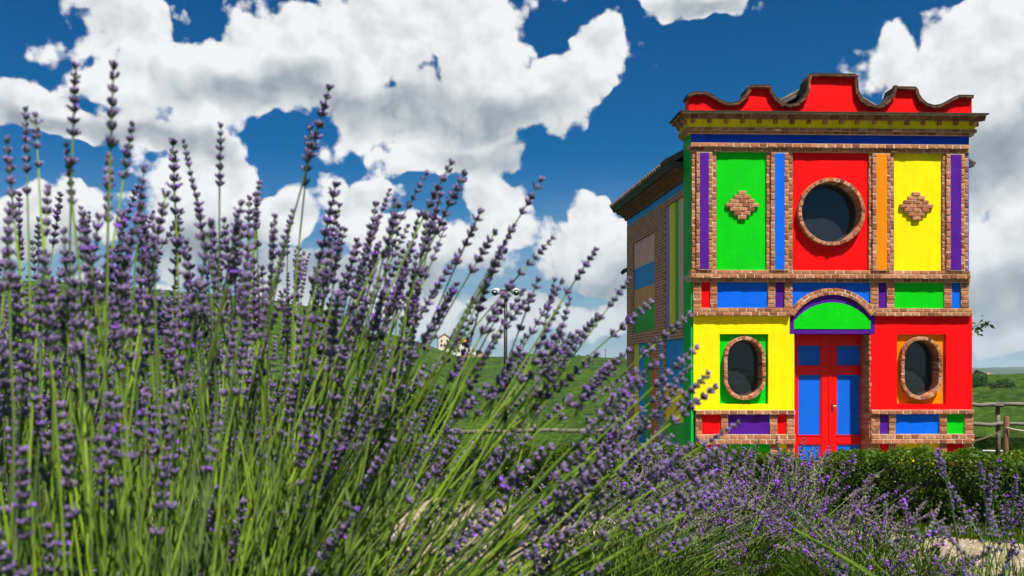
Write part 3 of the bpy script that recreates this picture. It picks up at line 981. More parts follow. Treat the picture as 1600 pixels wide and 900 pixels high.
for (a, b, pan, hand) in ((1242.6, 1295.0, (1245.5, 1283), 0), (1295.4, 1350, (1306, 1345), 1)):
    lf = empty('door_leaf', (0, 0, 0), 0, chapel)
    lf['label'] = 'left red door leaf with blue panels' if not hand else 'right red door leaf with blue panels and handle'
    rails = [(529, 538.5), (572.5, 584), (681, 693.5), (722, 733)]
    st = MB()
    st.box(U(a, DY), U(pan[0], DY), DY - .025, DY + .03, .06, Zf(529.2, DY)); st.build('stile', DOORRED, lf, bevel=.006)
    st = MB(); st.box(U(pan[1], DY), U(b, DY), DY - .025, DY + .03, .06, Zf(529.2, DY)); st.build('stile', DOORRED, lf, bevel=.006)
    for (t0, t1) in rails:
        st = MB(); st.box(U(pan[0], DY), U(pan[1], DY), DY - .022, DY + .028, max(Zf(t1, DY), .06), Zf(t0, DY)); st.build('rail', DOORRED, lf, bevel=.006)
    for (t0, t1) in ((538.5, 572.5), (584, 681), (693.5, 722)):
        pn = MB(); pn.box(U(pan[0], DY), U(pan[1], DY), DY + .006, DY + .02, Zf(t1, DY), Zf(t0, DY)); pnl = pn.build('door_panel', DOORBLUE, lf)
        fm = MB()   # raised bead round the panel
        x0, x1, z0, z1 = U(pan[0], DY), U(pan[1], DY), Zf(t1, DY), Zf(t0, DY); q = .022
        fm.box(x0, x1, DY - .032, DY + .004, z0, z0 + q); fm.box(x0, x1, DY - .012, DY + .004, z1 - q, z1)
        fm.box(x0, x0 + q, DY - .012, DY + .004, z0 + q, z1 - q); fm.box(x1 - q, x1, DY - .012, DY + .004, z0 + q, z1 - q)
        fm.build('bead', DOORRED, lf)
    if hand:
        st = MB(); st.box(U(1293.4, DY), U(1297.2, DY), DY - .04, DY - .02, .07, Zf(530, DY)); st.build('astragal', DOORRED, lf, bevel=.008)
        hd = MB()
        hd.box(U(1298.3, DY), U(1301.2, DY), DY - .036, DY - .025, Zf(641, DY), Zf(630, DY))
        hd.tube([(U(1299.8, DY), DY - .03, Zf(634, DY)), (U(1299.8, DY), DY - .075, Zf(634, DY)), (U(1304.5, DY), DY - .08, Zf(634.5, DY))], .009, 8)
        hd.build('door_handle', METAL, lf)

# ---- main cornice
def cbox(name, mat, pt, pb_, e0, e1=None, bev=0.0):
    """band running round the block; e0 = projection at its foot, e1 = at its top"""
    e1 = e0 if e1 is None else e1
    z0, z1 = Zf(pb_, -e0), Zf(pt, -e1)
    ea, eb = e0, e1
    mb = MB()
    mb.hexa([(-ea, -ea, z0), (WID + ea, -ea, z0), (WID + ea, .55 + ea * .6, z0), (-ea - .04, .55 + ea * .6, z0),
             (-eb, -eb, z1), (WID + eb, -eb, z1), (WID + eb, .55 + eb * .6, z1), (-eb - .04, .55 + eb * .6, z1)])
    return mb.build(name, mat, chapel)
def cornice_course(parent, pt, pb_, e, bw, off=0, prio=1.0, gap=None, tilt=0.0, dark=False):
    z0, z1 = Zf(pb_, -e), Zf(pt, -e); w = bw / 75.0
    L = WID + 2 * e; n = round(L / (gap / 75.0 if gap else w)); st = L / n
    for k in range(n):
        brick(parent, -e + st * (k + .5 + off) if k + .5 + off < n else -e + st * .25, (z0 + z1) / 2, w if gap else st, (z1 - z0) * (1.1 if tilt else 1), -e - .01 + (.03 if tilt else 0), .12, prio=prio, tilt=tilt, dark=dark)
    m_ = int((.55 + e) / 0.2)
    for side in (0, 1):
        for k in range(m_):
            y = -e + (.55 + 1.6 * e) * (k + .5) / m_
            M = Matrix.Translation(((-e - .03 * k / m_ + .04) if side == 0 else WID + e - .04, y, (z0 + z1) / 2)) @ Matrix.Diagonal((.11, (.075 if gap else .185), (z1 - z0) * .9, 1))
            BRICKS.append((parent, M, 0.0, dark))
cap = cbox('cornice_cap', COPING, 174.2, 176, 0.285)
c1 = cbox('cornice', MORTAR, 176, 184, 0.185, 0.255)
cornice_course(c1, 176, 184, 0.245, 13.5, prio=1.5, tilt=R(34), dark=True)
c2 = cbox('cornice', MORTAR, 184.2, 187, 0.16)
cornice_course(c2, 186.5, 193.5, 0.165, 6.6, prio=1.2, gap=26.6)
yb = cbox('cornice_band', YELLOW, 187, 200.5, 0.085, 0.115)
c4 = cbox('cornice', MORTAR, 200, 205, 0.11); cornice_course(c4, 200, 205, .114, 13.5)
c5 = cbox('cornice', MORTAR, 205, 210, 0.065); cornice_course(c5, 205, 210, .07, 13.5, off=.5)

# ---- wavy parapet
half = [(1073, 151), (1083, 146.3), (1103, 146.8), (1112, 150.5), (1124, 158), (1133, 162), (1142, 163.3), (1152, 160.5), (1160, 154), (1165, 146), (1166.5, 139), (1171, 135), (1203, 134.6), (1206, 145), (1212, 153.5), (1221, 161.5), (1231, 165), (1243, 162), (1253, 154), (1259, 143), (1260.5, 124), (1264.5, 115.8)]
prof = half + [(2 * 1299.5 - x, y + 0.4) for x, y in half[::-1][:-2]] + [(1519, 147.5)]
PY0 = 0.05
P2 = [(U(x, PY0), Zf(y, PY0)) for x, y in prof]
def offset_path(pts, d):
    o = []
    for i, p in enumerate(pts):
        a = pts[max(i - 1, 0)]; b = pts[min(i + 1, len(pts) - 1)]
        t = Vector((b[0] - a[0], b[1] - a[1])).normalized()
        nrm = Vector((t.y, -t.x))
        o.append((p[0] + nrm.x * d, p[1] + nrm.y * d))
    return o
inner = offset_path(P2, 0.058)
par = MB()
n = len(inner); zb_ = Zf(176.5, PY0)
inner[0] = (U(1076, PY0), inner[0][1]); inner[-1] = (U(1518.5, PY0), inner[-1][1])
V = []
for y in (PY0, 0.42):
    V += [(x, y, z) for x, z in inner] + [(x, y, zb_) for x, z in inner]
F = []
for k in range(n - 1):
    F += [(n + k, n + k + 1, k + 1, k), (2 * n + k, 2 * n + k + 1, 3 * n + k + 1, 3 * n + k)]
F += [(0, 2 * n, 3 * n, n), (n - 1, 2 * n - 1, 4 * n - 1, 3 * n - 1)]
par.add(V, F); par.build('parapet', RED, chapel)
cop = MB()
V = []
for (path, y) in ((P2, -0.03), (inner, -0.025), (inner, 0.47), (P2, 0.48)):
    V += [(x, y, z) for x, z in path]
F = []
for k in range(n - 1):
    for i in range(4):
        i2 = (i + 1) % 4
        F.append((i * n + k, i2 * n + k, i2 * n + k + 1, i * n + k + 1))
F += [(0, n, 2 * n, 3 * n), (4 * n - 1, 3 * n - 1, 2 * n - 1, n - 1)]
cop.add(V, F); copo = cop.build('coping', COPING, chapel)
# header bricks along the coping's front edge
mid = offset_path(P2, 0.032)
acc = 0.0; seg = 0.165
pl = [Vector(p) for p in mid]
tot = sum((pl[i + 1] - pl[i]).length for i in range(len(pl) - 1))
def at_len(d):
    for i in range(len(pl) - 1):
        l_ = (pl[i + 1] - pl[i]).length
        if d <= l_ or i == len(pl) - 2:
            t = pl[i + 1] - pl[i]
            return pl[i] + t * (d / l_), math.atan2(t.y, t.x)
        d -= l_
nb = int(tot / seg)
for k in range(nb):
    p, a = at_len(tot * (k + .5) / nb)
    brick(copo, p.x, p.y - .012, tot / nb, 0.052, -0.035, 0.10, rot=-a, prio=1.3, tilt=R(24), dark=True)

# ---- nave behind the facade
SK = -0.0735
def SP(s, off, z):
    return (0.05 + SK * s - off, 0.55 + s, z)
NL = 5.5
def sbox(name, mat, s0, s1, z0, z1, o0, o1, o1t=None, parent=chapel):
    o1t = o1 if o1t is None else o1t
    mb = MB()
    mb.hexa([SP(s0, o1, z0), SP(s0, o0, z0), SP(s1, o0, z0), SP(s1, o1, z0), SP(s0, o1t, z1), SP(s0, o0, z1), SP(s1, o0, z1), SP(s1, o1t, z1)])
    return mb.build(name, mat, parent)
NW = WID - 0.1
nv = MB()
def NP(s, u, z): return (0.05 + SK * s + u, 0.55 + s, z)
nv.hexa([NP(0.002, 0.0, -.4), NP(0.002, NW, -.4), NP(NL, NW, -.4), NP(NL, 0.0, -.4), NP(0.002, 0.0, 6.5), NP(0.002, NW, 6.5), NP(NL, NW, 6.5), NP(NL, 0.0, 6.5)])
nv.build('nave_wall', SIDEBRICK, chapel)
# brick framework standing proud of the painted fields
for (a, b) in ((0.003, 0.14), (1.7, 2.57), (4.8, NL)): sbox('side_pilaster', SIDEBRICK, a, b, -.3, 5.98, 0.0, .055)
for (a, b) in ((0.14, 1.7), (2.57, 4.8)): sbox('side_ledge', SIDEBRICK, a, b, 2.79, 3.07, 0.0, .075)
sbox('side_ledge', SIDEBRICK, 0.14, 1.7, 5.86, 5.98, 0.0, .055)
sbox('side_ledge', SIDEBRICK, 2.57, 4.8, 5.44, 5.98, 0.0, .055)
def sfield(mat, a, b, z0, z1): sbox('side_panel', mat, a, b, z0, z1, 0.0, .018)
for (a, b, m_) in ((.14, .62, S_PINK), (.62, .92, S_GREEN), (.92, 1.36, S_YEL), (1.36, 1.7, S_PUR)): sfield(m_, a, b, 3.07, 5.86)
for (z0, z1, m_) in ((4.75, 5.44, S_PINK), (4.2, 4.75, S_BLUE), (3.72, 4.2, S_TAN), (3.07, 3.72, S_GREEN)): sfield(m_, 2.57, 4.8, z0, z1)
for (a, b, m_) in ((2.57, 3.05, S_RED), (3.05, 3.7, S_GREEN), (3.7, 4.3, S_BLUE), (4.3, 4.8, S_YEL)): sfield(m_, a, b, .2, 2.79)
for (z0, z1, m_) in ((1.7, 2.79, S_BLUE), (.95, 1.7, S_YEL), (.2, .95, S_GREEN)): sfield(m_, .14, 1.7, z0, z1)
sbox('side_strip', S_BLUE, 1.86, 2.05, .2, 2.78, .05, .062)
sbox('side_band', S_BLUE, 0.003, NL + .03, 5.985, 6.16, 0.0, .045)
sbox('eave_corbel', EAVEBRICK, 0.003, NL + .10, 6.16, 6.24, 0.0, .09, .11)
sbox('eave_corbel', EAVEBRICK, 0.003, NL + .14, 6.24, 6.34, 0.0, .13, .24)
sbox('eave_corbel', EAVEBRICK, 0.003, NL + .18, 6.34, 6.42, 0.0, .28, .31)
sbox('gutter', SLATE, 0.003, NL + .25, 6.41, 6.56, 0.0, .37, .44)
# same eave on the far side
mb = MB(); mb.hexa([NP(.003, NW - .1, 6.40), NP(.003, NW + .40, 6.50), NP(NL + .2, NW + .40, 6.50), NP(NL + .2, NW - .1, 6.40), NP(.003, NW - .1, 6.6), NP(.003, NW + .44, 6.6), NP(NL + .2, NW + .44, 6.6), NP(NL + .2, NW - .1, 6.6)]); mb.build('gutter', SLATE, chapel)
sp = MB(); sp.tube([SP(NL - .05, .0, 4.85), SP(NL + .0, .12, 4.80), SP(NL + .02, .2, 4.72)], [.05, .06, .05], 8); sp.build('rain_spout', SLATE, chapel)
# gable roof
RU = U(1290, 0.6) - 0.05; RZ = 8.30
rf = MB()
eL, eR, zE = -0.43, NW + 0.46, 6.50
for (e_, s_) in ((eL, -1), (eR, 1)):
    rf.hexa([NP(.003, e_, zE - .0), NP(.003, RU, RZ), NP(NL + .25, RU, RZ), NP(NL + .25, e_, zE), NP(.003, e_, zE + .07), NP(.003, RU, RZ + .07), NP(NL + .25, RU, RZ + .07), NP(NL + .25, e_, zE + .07)])
roof = rf.build('roof', TILE, chapel)
tl = MB()
for k in range(30):
    s = 0.06 + (NL + .15) * k / 29
    for e_ in (eL - .03, eR + .03):
        tl.tube([NP(s, e_ , zE + .06), NP(s, RU, RZ + .09)], [.062, .055], 6)
to = tl.build('roof_tiles', TILE, roof); put(to, kind='stuff')
rg = MB(); rg.tube([NP(.003, RU, RZ + .11), NP(NL + .25, RU, RZ + .11)], .085, 8); rg.build('ridge_tile', TILE, roof)
gb = MB(); gb.add([NP(NL, 0, 6.5), NP(NL, NW, 6.5), NP(NL, RU, RZ - .02), NP(NL - .3, 0, 6.5), NP(NL - .3, NW, 6.5), NP(NL - .3, RU, RZ - .02)], [(0, 1, 2), (5, 4, 3), (0, 3, 4, 1), (1, 4, 5, 2), (2, 5, 3, 0)]); gb.build('gable_wall', SIDEBRICK, chapel)

# ---- turn the collected bricks into objects: the 300 largest singly, the rest as one part
BRICKS.sort(key=lambda b: -b[2])
for i, (parent, M, area, dark) in enumerate(BRICKS[:300]):
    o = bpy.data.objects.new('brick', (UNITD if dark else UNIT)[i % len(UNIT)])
    o.parent = parent
    o.matrix_local = M
    COL.objects.link(o)
rest = MB()
UV = [[v.co.copy() for v in m_.vertices] for m_ in UNIT]; UF = [[tuple(p.vertices) for p in m_.polygons] for m_ in UNIT]
for i, (parent, M, area, dark) in enumerate(BRICKS[300:]):
    k = i % len(UNIT)
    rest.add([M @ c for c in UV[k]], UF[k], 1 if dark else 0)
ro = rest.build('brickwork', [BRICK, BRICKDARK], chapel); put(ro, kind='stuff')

# ================================================================== hedge
def hedge(name, label, t0, t1, seed):
    rng = np.random.default_rng(seed)
    a, b = hedge_line(t0), hedge_line(t1)
    L = (b - a).length; d = (b - a) / L; nrm = Vector((-d.y, d.x))      # nrm points away from the camera side
    if nrm.y < 0: nrm = -nrm
    T, H = 0.46, 0.54
    root = empty(name, (a.x, a.y, gz(a.x, a.y)))
    put(root, label, 'hedge', 'clipped box hedges along the gravel path')
    def world(l, w, h):
        x = a.x + d.x * l + nrm.x * w; y = a.y + d.y * l + nrm.y * w
        return np.stack([x, y, ground_z(x, y) + h], -1)
    n = int(L * (H * 2 + T) * 8000)
    l = rng.uniform(0, L, n); u = rng.uniform(0, 1, n)
    tot = 2 * H + T
    q = u * tot
    w = np.where(q < H, -T / 2, np.where(q < H + T, q - H - T / 2, T / 2))
    h = np.where(q < H, q, np.where(q < H + T, H, tot - q))
    # lumpy clipped surface, rounded shoulders and ends, scattered inside by a few centimetres
    lump = 0.030 * np.sin(l * 9.1 + h * 7) * np.sin(l * 4.3 + w * 9) + 0.028 * np.sin(l * 2.1 + seed) + 0.018 * np.sin(l * 23 + h * 19)
    inn = rng.exponential(0.035, n) - 0.02
    hh = (h - lump * (h > H * .6) - inn * (q >= H) * (q < H + T)) 
    endd = np.minimum(l, L - l)
    hh = hh - 0.05 * np.exp(-endd / 0.07) * (h / H)
    ww = np.where(q < H, -T / 2 + lump + inn, np.where(q < H + T, w, T / 2 - lump - inn))
    sh = np.clip((hh - (H - .08)) / .08, 0, 1)
    ww = ww * (1 - 0.14 * sh)
    # ends of the block
    m_ = int(0.30 * 5200)
    P = world(l, ww, np.maximum(hh, 0.0) - a.y * 0)
    for e_ in (0, L):
        le = np.full(m_, e_) + rng.normal(0, .025, m_); we = rng.uniform(-T / 2 * .85, T / 2 * .85, m_); he = rng.uniform(0, H - .06, m_)
        P = np.concatenate([P, world(le, we, he)])
    # young shoots
    m_ = int(L * 30)
    ls = rng.uniform(0, L, m_)
    P = np.concatenate([P, world(ls, rng.uniform(-T / 2, T / 2, m_), H + rng.exponential(.018, m_))])
    P = P - np.array([a.x, a.y, gz(a.x, a.y)])
    me = quads_mesh('foliage', leaf_quads(P, 0.027, rng, up=0.5, asp=0.62), BOX_LEAF)
    o = bpy.data.objects.new('foliage', me); link(o, root); put(o, kind='stuff')
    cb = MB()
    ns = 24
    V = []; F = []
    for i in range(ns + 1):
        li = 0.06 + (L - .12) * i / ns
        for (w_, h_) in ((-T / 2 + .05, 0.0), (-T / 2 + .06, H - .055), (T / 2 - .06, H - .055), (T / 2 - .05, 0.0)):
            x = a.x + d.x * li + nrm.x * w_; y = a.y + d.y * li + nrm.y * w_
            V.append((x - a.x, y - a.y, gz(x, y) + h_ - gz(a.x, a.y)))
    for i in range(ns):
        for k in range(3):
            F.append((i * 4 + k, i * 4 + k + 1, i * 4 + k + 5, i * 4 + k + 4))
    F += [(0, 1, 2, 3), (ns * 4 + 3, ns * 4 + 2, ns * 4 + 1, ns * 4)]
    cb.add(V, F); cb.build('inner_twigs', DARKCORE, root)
hedge('box_hedge', 'clipped box hedge left of the gap in front of the door, running behind the lavender', -0.15, 0.687, 21)
hedge('box_hedge', 'clipped box hedge right of the gap, below the red lower wall and rope post', 0.708, 1.16, 22)

# pale gravel added round the chapel to bounce light, hidden by the hedge
def bounce_forecourt():
    V = []; F = []
    nu, nv = 30, 24
    for i in range(nu + 1):
        for j in range(nv + 1):
            x = 0.2 + 9.5 * i / nu
            yh = 12.9 - 6.9 * (x + 2.9) / 7.8 + 0.75
            y = max(yh, 6.9) + (20.6 - max(yh, 6.9)) * j / nv
            V.append((x, y, gz(x, y) + .012))
    for i in range(nu):
        for j in range(nv):
            a = i * (nv + 1) + j; F.append((a, a + nv + 1, a + nv + 2, a + 1))
    b0 = len(V)
    for i in range(9):
        for j in range(13):
            x = 0.4 + 3.6 * i / 8; y = 20.61 + 6.6 * j / 12; V.append((x, y, gz(x, y) + .012))
    for i in range(8):
        for j in range(12):
            a = b0 + i * 13 + j; F.append((a, a + 13, a + 14, a + 1))
    me = bpy.data.meshes.new('bounce_forecourt'); me.from_pydata(V, [], F)
    me.materials.append(bpy.data.materials['pale_crushed_gravel'])
    o = bpy.data.objects.new('bounce_forecourt', me); link(o); put(o, kind='structure')
bounce_forecourt()

# grass: verge at the hedge foot and lawn round the chapel
def grass():
    rng = np.random.default_rng(31)
    n = 15000
    t = rng.uniform(-0.1, 1.12, n)
    hx = -2.9 + 7.8 * t; hy = 12.9 - 6.9 * t
    w = 0.24 + rng.gamma(2.0, 0.12, n)
    x = hx - 0.60 * w; y = hy - 0.80 * w
    z = ground_z(x, y)
    n2 = 9000
    x2 = rng.uniform(9.9, 14.0, n2); y2 = rng.uniform(14.0, 27.0, n2)
    x3 = rng.uniform(-2.6, 2.6, 7000); y3 = rng.uniform(2.3, 5.2, 7000) 
    x = np.concatenate([x, x2, x3]); y = np.concatenate([y, y2, y3])
    keep = np.ones(len(x), bool)
    z = ground_z(x, y)
    L = rng.uniform(0.04, 0.11, len(x))
    a = rng.uniform(0, 6.28, len(x)); wd = 0.004 + 0.00035 * y
    dx, dy = np.cos(a) * wd, np.sin(a) * wd
    bx, by = rng.normal(0, .35, len(x)) * L, rng.normal(0, .35, len(x)) * L
    V = np.stack([np.stack([x - dx, y - dy, z], -1), np.stack([x + dx, y + dy, z], -1), np.stack([x + bx, y + by, z + L], -1)], 1)
    me = quads_mesh('grass', V, GRASS_LEAF, per=3)
    o = bpy.data.objects.new('grass', me); link(o)
    put(o, 'short green grass along the hedge foot and right of the chapel', 'grass', kind='stuff')
grass()

# ================================================================== vines
def vine_row(label, x0, x1, y0, slant, H, seed, n):
    rng = np.random.default_rng(seed)
    root = empty('vine_row', (x0, y0, gz(x0, y0)))
    put(root, label, 'vine row', 'leafy vine rows behind the lavender')
    t = rng.uniform(0, 1, n)
    x = x0 + (x1 - x0) * t; y = y0 + slant * (x - x0)
    h = H * (0.25 + 0.75 * rng.beta(1.5, 1.1, n)) * (1 + 0.10 * np.sin(x * 2.3 + seed) + 0.07 * np.sin(x * 5.1))
    y = y + rng.normal(0, .20, n)
    P = np.stack([x, y, ground_z(x, y) + h], -1) - np.array([x0, y0, gz(x0, y0)])
    me = quads_mesh('foliage', leaf_quads(P, 0.17, rng, up=0.2, asp=0.85), VINE_LEAF)
    o = bpy.data.objects.new('foliage', me); link(o, root); put(o, kind='stuff')
    k = 0
    xs = x0 + 0.3
    while xs < x1:
        ys = y0 + slant * (xs - x0); zz = gz(xs, ys) - gz(x0, y0)
        mb = MB(); mb.tube([(xs - x0, ys - y0, zz - .1), (xs - x0 + .05, ys - y0, zz + H * .5), (xs - x0, ys - y0 + .05, zz + H * .9)], [.035, .028, .015], 5)
        mb.build('vine_stem', BARK, root)
        xs += 2.4
vine_row('nearest leafy vine row behind the foreground lavender', -17.0, -1.9, 27.0, 0.05, 1.75, 41, 17000)
vine_row('second leafy vine row, just behind the nearest one', -20.0, -2.4, 30.5, 0.05, 1.8, 42, 15000)
vine_row('farthest of the three leafy vine rows before the open hillside', -23.0, -2.9, 34.5, 0.05, 1.9, 43, 15000)

def vineyard():
    rng = np.random.default_rng(51)
    V = []; F = []
    prof = np.array([(-.30, 0.15), (-.42, .9), (-.2, 1.5), (.2, 1.5), (.42, .9), (.30, 0.15)])
    patches = [(-300, 575, 106, 3.4, 0.42), (600, 1040, 100, 3.1, -0.16), (1490, 1900, 50, 2.8, 0.06)]
    for (pa, pb, r0, sp, tilt) in patches:
        a0, a1 = math.atan((pa - 800) / FOC), math.atan((pb - 800) / FOC)
        k = 0
        while True:
            r = r0 + sp * k; k += 1
            if r > 470: break
            step = max(1.1, r * 0.006)
            na = max(4, int((a1 - a0) * r / step))
            az = np.linspace(a0, a1, na)
            rr = r + tilt * (az - (a0 + a1) / 2) * r + rng.normal(0, .05)
            X = rr * np.sin(az); Y = rr * np.cos(az)
            tpx = 800 + FOC * np.tan(az)
            lim = np.interp(tpx, CREST_PX, CREST_R) + 4
            lim = np.where((tpx > 650) & (tpx < 790), 380.0, lim)      # farmyard
            # headland tracks between blocks
            ok = (rr < lim) & (np.abs(((rr * 0.9 + 25 * np.sin(az * 6 + pa)) % 95) - 47) > 2.2)
            Z = ground_z(X, Y)
            hs = 1 + 0.07 * rng.normal(size=na); ws = 1 + 0.10 * rng.normal(size=na)
            sa, ca = np.sin(az), np.cos(az)
            idx = []
            base = len(V)
            for i in range(na):
                for (w_, h_) in prof:
                    jw = w_ * ws[i] + rng.normal(0, .04); jh = h_ * hs[i] + rng.normal(0, .04)
                    V.append((X[i] + sa[i] * jw, Y[i] + ca[i] * jw, Z[i] + jh))
            for i in range(na - 1):
                if ok[i] and ok[i + 1]:
                    for j in range(5):
                        b = base + i * 6 + j
                        F.append((b, b + 6, b + 7, b + 1))
    V = np.array(V, np.float32)
    me = bpy.data.meshes.new('vineyard'); me.from_pydata(V.tolist(), [], F)
    m, t, b = material('vineyard_canopy')
    ge = t.n('ShaderNodeNewGeometry'); p = ge.outputs['Position']
    n1 = t.noise(p, 1.3, 5.0, 0.7); n2 = t.noise(p, 0.03, 3.0, 0.5)
    c = t.mixc(t.smooth(n1, 0.35, 0.68), (0.009, 0.030, 0.001), (0.038, 0.080, 0.002))
    c = t.mixc(t.smooth(n2, 0.45, 0.6, 0.0, 0.4), c, (0.045, 0.092, 0.002))
    t.put(b.inputs['Base Color'], c); b.inputs['Roughness'].default_value = 0.8; b.inputs['Specular IOR Level'].default_value = 0.15
    bp = t.n('ShaderNodeBump'); bp.inputs['Strength'].default_value = 0.7; bp.inputs['Distance'].default_value = 0.12
    t.put(bp.inputs['Height'], t.noise(p, 3.0, 4.0, 0.7)); t.t.links.new(bp.outputs[0], b.inputs['Normal'])
    me.materials.append(m)
    o = bpy.data.objects.new('vineyard', me); link(o)
    put(o, 'rows of vines combing the green hillsides behind the chapel', 'vineyard', kind='stuff')
vineyard()

# ================================================================== trees and shrubs
def hit(px, py, r0=40.0, r1=470.0):
    """where the line of sight through a photo point meets the hillside"""
    t = (px - 800) / FOC
    best = None
    for r in np.arange(r0, r1, 0.5):
        y = r / math.sqrt(1 + t * t); x = t * y
        if gz(x, y) >= (HOR - py) / FOC * y:
            return x, y
    return x, y

def leafy(name, label, cat, x, y, w, h, trunk, leaf, n, seed, mat=TREE_LEAF, group=None, clumps=22, zbase=None):
    rng = np.random.default_rng(seed)
    z0 = gz(x, y) if zbase is None else zbase
    root = empty(name, (x, y, z0)); put(root, label, cat, group)
    mb = MB()
    mb.tube([(0, 0, -.15), (w * .02, 0, trunk * .6), (-w * .02, w * .02, trunk + h * .45)], [w * .055, w * .04, w * .015], 7)
    ck = []
    for k in range(clumps):
        d = rng.normal(size=3); d /= np.linalg.norm(d); rr = rng.uniform(.35, 1.0) ** .6
        c = np.array([d[0] * w * .40 * rr, d[1] * w * .40 * rr, trunk + h * .5 + d[2] * h * .40 * rr])
        ck.append(c)
        if k < 9:
            mb.tube([(0, 0, trunk * .75), (c[0] * .5, c[1] * .5, (trunk * .75 + c[2]) * .52), tuple(c)], [w * .025, w * .016, w * .006], 5)
    mb.build('trunk', BARK, root)
    ck = np.array(ck)
    i = rng.integers(0, clumps, n)
    d = rng.normal(size=(n, 3)); d /= np.linalg.norm(d, axis=1)[:, None]
    rad = (rng.uniform(0.3, 1, n) ** .45)[:, None] * np.array([w, w, h * .9]) * (0.13 + 0.07 * rng.uniform(size=clumps))[i][:, None]
    P = ck[i] + d * rad
    P = P[P[:, 2] > 0.02]
    me = quads_mesh('crown', leaf_quads(P, leaf, rng, up=0.1, asp=0.6), mat)
    o = bpy.data.objects.new('crown', me); link(o, root); put(o, kind='stuff')
    return root

x, y = hit(1566, 619); leafy('shrub', 'dark round shrub in the field right of the chapel, beneath the far red roof', 'shrub', x, y, 40 * y / FOC, 27 * y / FOC, .1, .22, 5200, 61, group='dark shrubs in the right-hand field')
x, y = hit(1531, 619); leafy('shrub', 'dark shrub in the field touching the right edge of the chapel', 'shrub', x, y, 34 * y / FOC, 36 * y / FOC, .1, .22, 4800, 62, group='dark shrubs in the right-hand field')
y = 188; x = (1529 - 800) / FOC * y; leafy('field_tree', 'small dark tree on the field crest left of the far red roof', 'tree', x, y, 24 * y / FOC, 17 * y / FOC, .2, .35, 3000, 63)
for i, (px, w, h, lab) in enumerate(((492, 26, 13, 'round dark bush on the left hill crest between lavender spikes'), (318, 12, 9, 'small bush before the red roof on the left hill'), (745, 20, 12, 'low bush at the right end of the white terrace wall'))):
    t = (px - 800) / FOC; rr = float(np.interp(px, CREST_PX, CREST_R)) - 4
    y = rr / math.sqrt(1 + t * t); x = t * y
    leafy('bush', lab, 'bush', x, y, w * rr / FOC, h * rr / FOC, .1, .45, 1800, 70 + i)

# tree line on the crest right of the farm
rng_ = random.Random(77)
for i in range(15):
    px = 895 + i * 7.2 + rng_.uniform(-2, 2)
    t = (px - 800) / FOC; rr = float(np.interp(px, CREST_PX, CREST_R)) + 1.5
    y = rr / math.sqrt(1 + t * t); x = t * y
    leafy('crest_bush', '%s small dark bush from the left in the line on the hill crest' % ('first second third fourth fifth sixth seventh eighth ninth tenth eleventh twelfth thirteenth fourteenth fifteenth'.split()[i]), 'bush', x, y, rng_.uniform(1.7, 2.6), rng_.uniform(1.4, 2.2), .1, .4, 420, 90 + i, group='small bushes lined up on the hill crest', clumps=7)

# tree behind the chapel, one leafy branch reaching past its right edge
def back_tree():
    rng = np.random.default_rng(81)
    X0, Y0 = 12.2, 27.4
    z0 = gz(X0, Y0)
    root = empty('young_tree', (X0, Y0, z0)); put(root, 'young tree behind the chapel with one leafy branch past its right wall', 'tree')
    Y1 = 27.4
    tip = Vector(((1541 - 800) / FOC * Y1 - X0, 0.1, (HOR - 507) / FOC * Y1 - z0))
    mb = MB()
    mb.tube([(0, 0, -.1), (.05, 0, 1.6), (.0, .05, 2.9), (-.2, .1, 4.0)], [.07, .055, .04, .015], 7)
    br = [(.02, 0, 2.6), (tip.x * .45, 0, tip.z - .25), (tip.x * .8, .05, tip.z - .02), tuple(tip)]
    mb.tube(br, [.03, .02, .012, .005], 5)
    mb.tube([(.0, 0, 2.2), (-.5, .2, 2.9), (-.9, .3, 3.3)], [.03, .02, .006], 5)
    mb.build('trunk', BARK, root)
    n = 42
    t = rng.uniform(0.45, 1.0, n)[:, None]
    a, b = np.array(br[1]), np.array(br[3])
    P1 = a + (b - a) * t + rng.normal(0, .085, (n, 3))
    P2 = np.array([-.45, .2, 3.2]) + rng.normal(0, 1, (2600, 3)) * np.array([.42, .4, .4])
    Q = np.concatenate([leaf_quads(P1, 0.17, rng, up=-0.25, asp=0.5), leaf_quads(P2, 0.17, rng, up=0.0, asp=0.5)])
    o = bpy.data.objects.new('crown', quads_mesh('crown', Q, TREE_LEAF)); link(o, root); put(o, kind='stuff')
back_tree()

